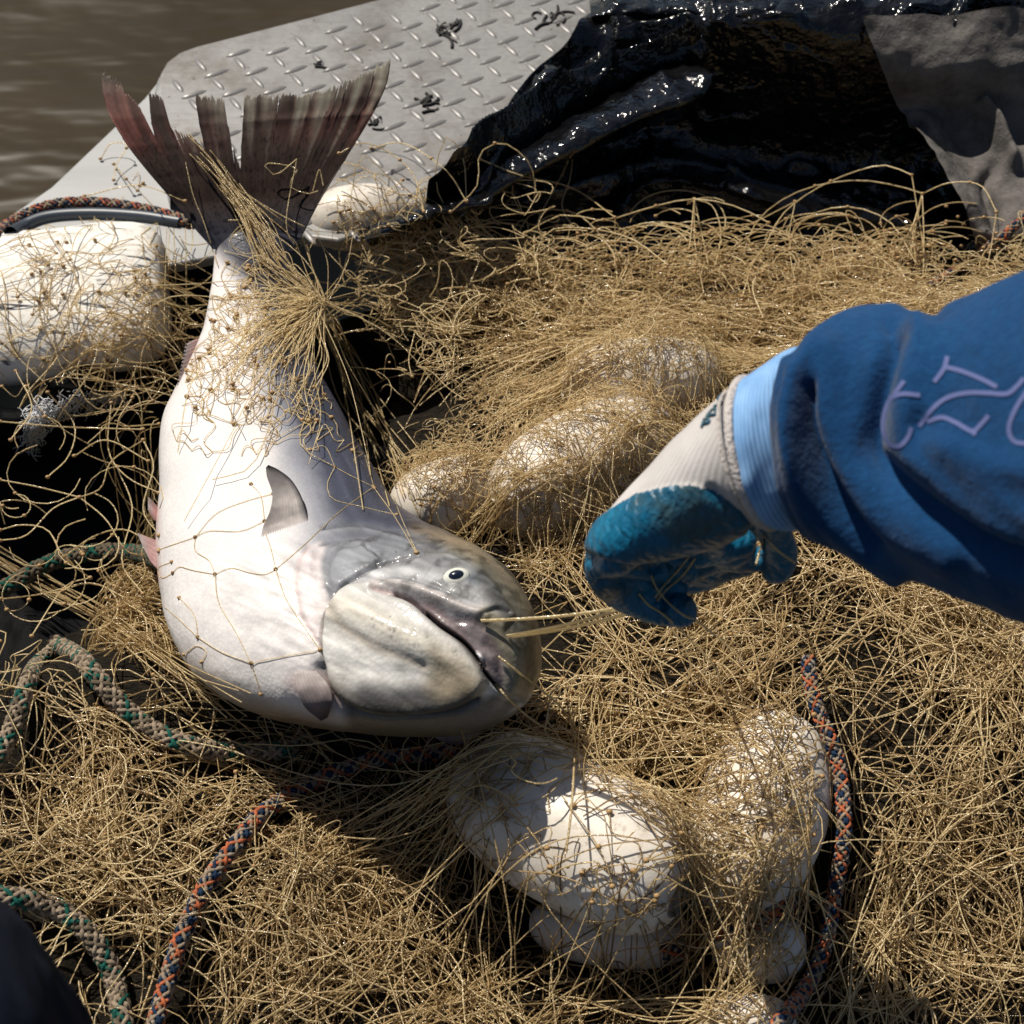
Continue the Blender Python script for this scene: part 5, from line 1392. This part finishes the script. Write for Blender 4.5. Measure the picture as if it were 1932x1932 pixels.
dg = bpy.context.evaluated_depsgraph_get(); ev = tmp.evaluated_get(dg); m2_ = ev.to_mesh()
V = np.empty(len(m2_.vertices) * 3); m2_.vertices.foreach_get('co', V); V = V.reshape(-1, 3)
Nrm = np.empty(len(m2_.vertices) * 3); m2_.vertices.foreach_get('normal', Nrm); Nrm = Nrm.reshape(-1, 3)
Fg = [list(p.vertices) for p in m2_.polygons]
ev.to_mesh_clear(); bpy.data.objects.remove(tmp, do_unlink=True); bpy.data.meshes.remove(me)
q = proj(V)
coat_poly = [(1090,1010),(1128,980),(1200,932),(1260,918),(1312,914),(1342,926),(1372,950),(1410,982),(1452,992),(1520,985),(1540,1300),(1050,1300)]
ctm = pmask(q, coat_poly, 5)
front_ = (Nrm @ FWD) < .2
# crumple folds in the rubber
def gfold(poly, wd, amp):
    global V
    d = dist_poly(q, cat(poly, 20)); V = V + Nrm * (amp * np.exp(-(d / wd)**2) * front_)[:, None]
gfold([(1112,1052),(1150,1068),(1210,1075),(1300,1062)], 9, -.006)
gfold([(1130,1100),(1200,1098),(1260,1110)], 7, -.004)
gfold([(1260,1120),(1250,1150)], 6, -.004)
gfold([(1340,925),(1380,965),(1430,1000)], 9, -.005)
gfold([(1440,1010),(1425,1060)], 7, -.005)
V = V + Nrm * (.0013 * ctm + .0003 * ctm * fbm(V, 120, 2) + .0007 * fbm(V, 40, 2))[:, None]
fm = np.array([ctm[f].mean() > .5 for f in Fg])
def split(mask, name, m, parent):
    ff = [f for f, k in zip(Fg, mask) if k]
    ids = np.unique(np.concatenate([np.array(f) for f in ff])); mp = -np.ones(len(V), int); mp[ids] = np.arange(len(ids))
    return mk(name, V[ids], [[int(mp[i]) for i in f] for f in ff], m, parent)
glove = split(~fm, 'glove', M['knit'], person)
split(fm, 'rubber_coating', M['rubber'], glove)
bv_gl = BVHTree.FromPolygons(V.tolist(), Fg)
ct = []
for pl in ([(1228,1085),(1240,1112),(1262,1138),(1292,1162),(1318,1170)], [(1300,1050),(1276,1080),(1250,1108),(1236,1128)], [(1312,1052),(1288,1086),(1258,1112),(1240,1134)], [(1205,1120),(1222,1140),(1250,1158),(1270,1176)], [(1440,1020),(1432,1045),(1426,1066)], [(1440,1010),(1470,1040),(1500,1062)]):
    c = cat(pl, K); ct.append(on(c, .0008, bv_gl, 2))
for a_, b_ in (((1262, 1168), (1420, 1300)), ((1240, 1150), (1330, 1290)), ((1300, 1160), (1480, 1260))):
    w0 = on([a_], .0005, bv_gl)[0]; w1 = on([b_], .004, bvh_soft)[0]; tl = np.linspace(0, 1, K)[:, None]
    pl = w0 * (1 - tl) + w1 * tl; pl[:, 2] -= .03 * np.sin(math.pi * tl[:, 0]); pl[:, 0] += .012 * np.sin(math.pi * tl[:, 0] * 1.6); ct.append(pl)
V_, F_ = tubes(np.array(ct), .0008, 4); mk('twine', V_, F_, M['twine'], net, {'tint': np.full(len(V_), .8)})
# light blue wrist cuff and its rolled edge
csec = [((1400,716),(1462,992),.274,.051,48),((1440,690),(1475,995),.277,.052,62),((1500,655),(1505,1000),.281,.052,75),((1560,655),(1560,985),.285,.050,75)]
csec = [(a, b, z + UPZ, h * .82, l) for a, b, z, h, l in csec]
G, _c = loft(csec, 40, 110)
Vc = G.reshape(-1, 3); Vc = Vc + (.0012 * fbm(Vc, 60, 2))[:, None] * np.array([0, -.6, .8])
mk('wrist_cuff', Vc, grid_faces(40, 110, True), M['cuff'], glove)
ring = G[0]; ring = np.vstack([ring, ring[:1]])
V_, F_ = tubes(cat(ring, 160)[None], .0026, 8); mk('rolled_edge', V_, F_, M['roll'], glove)
ring = G[0] * .0 + loft([((1372,738),(1446,992),.395,.0406,42), ((1380,732),(1450,992),.396,.0406,43)], 2, 110)[0][0]
V_, F_ = tubes(cat(np.vstack([ring, ring[:1]]), 160)[None], .0009, 8); mk('rolled_edge', V_, F_, M['roll'], glove)
# blue stitched squiggle on the back of the hand
for pl in ([(1366,742),(1356,754),(1362,762),(1348,768),(1352,780),(1338,784)], [(1345,772),(1334,786),(1338,796),(1326,800)], [(1330,790),(1324,806)]):
    c = cat(pl, 24); w_ = on(c, .0008, bv_gl, 0); V_, F_ = tubes(w_[None], .0011, 5); mk('stitched_mark', V_, F_, M['rubber'], glove)

# ------------------------------------------------------------------ dark trouser knee at lower left
ksec = [((-260,1500),(-150,2250),.34,.06,0),((-120,1600),(30,2220),.33,.07,0),((-20,1690),(130,2150),.32,.07,0),((70,1775),(185,2070),.31,.055,0),((130,1850),(200,1990),.305,.032,0),((165,1895),(190,1945),.30,.008,0)]
ksec = [((-420,1560),(140,2420),.36,.09,0),((-250,1600),(175,2330),.35,.085,0),((-120,1645),(195,2200),.34,.075,0),((-20,1690),(196,2100),.33,.06,0),((60,1760),(190,2020),.325,.04,0),((110,1820),(172,1930),.32,.012,0)]
G, _c = loft(ksec, 70, 60)
V = G.reshape(-1, 3); V = V + (.002 * fbm(V, 30, 3))[:, None]
Fk = grid_faces(70, 60, True).tolist() + [[69 * 60 + i for i in range(60)], list(range(59, -1, -1))]
kn_ = mk('person', V, Fk, M['trouser'])
tag(kn_, 'dark trouser knee of a person cut off at the lower left corner', 'person')
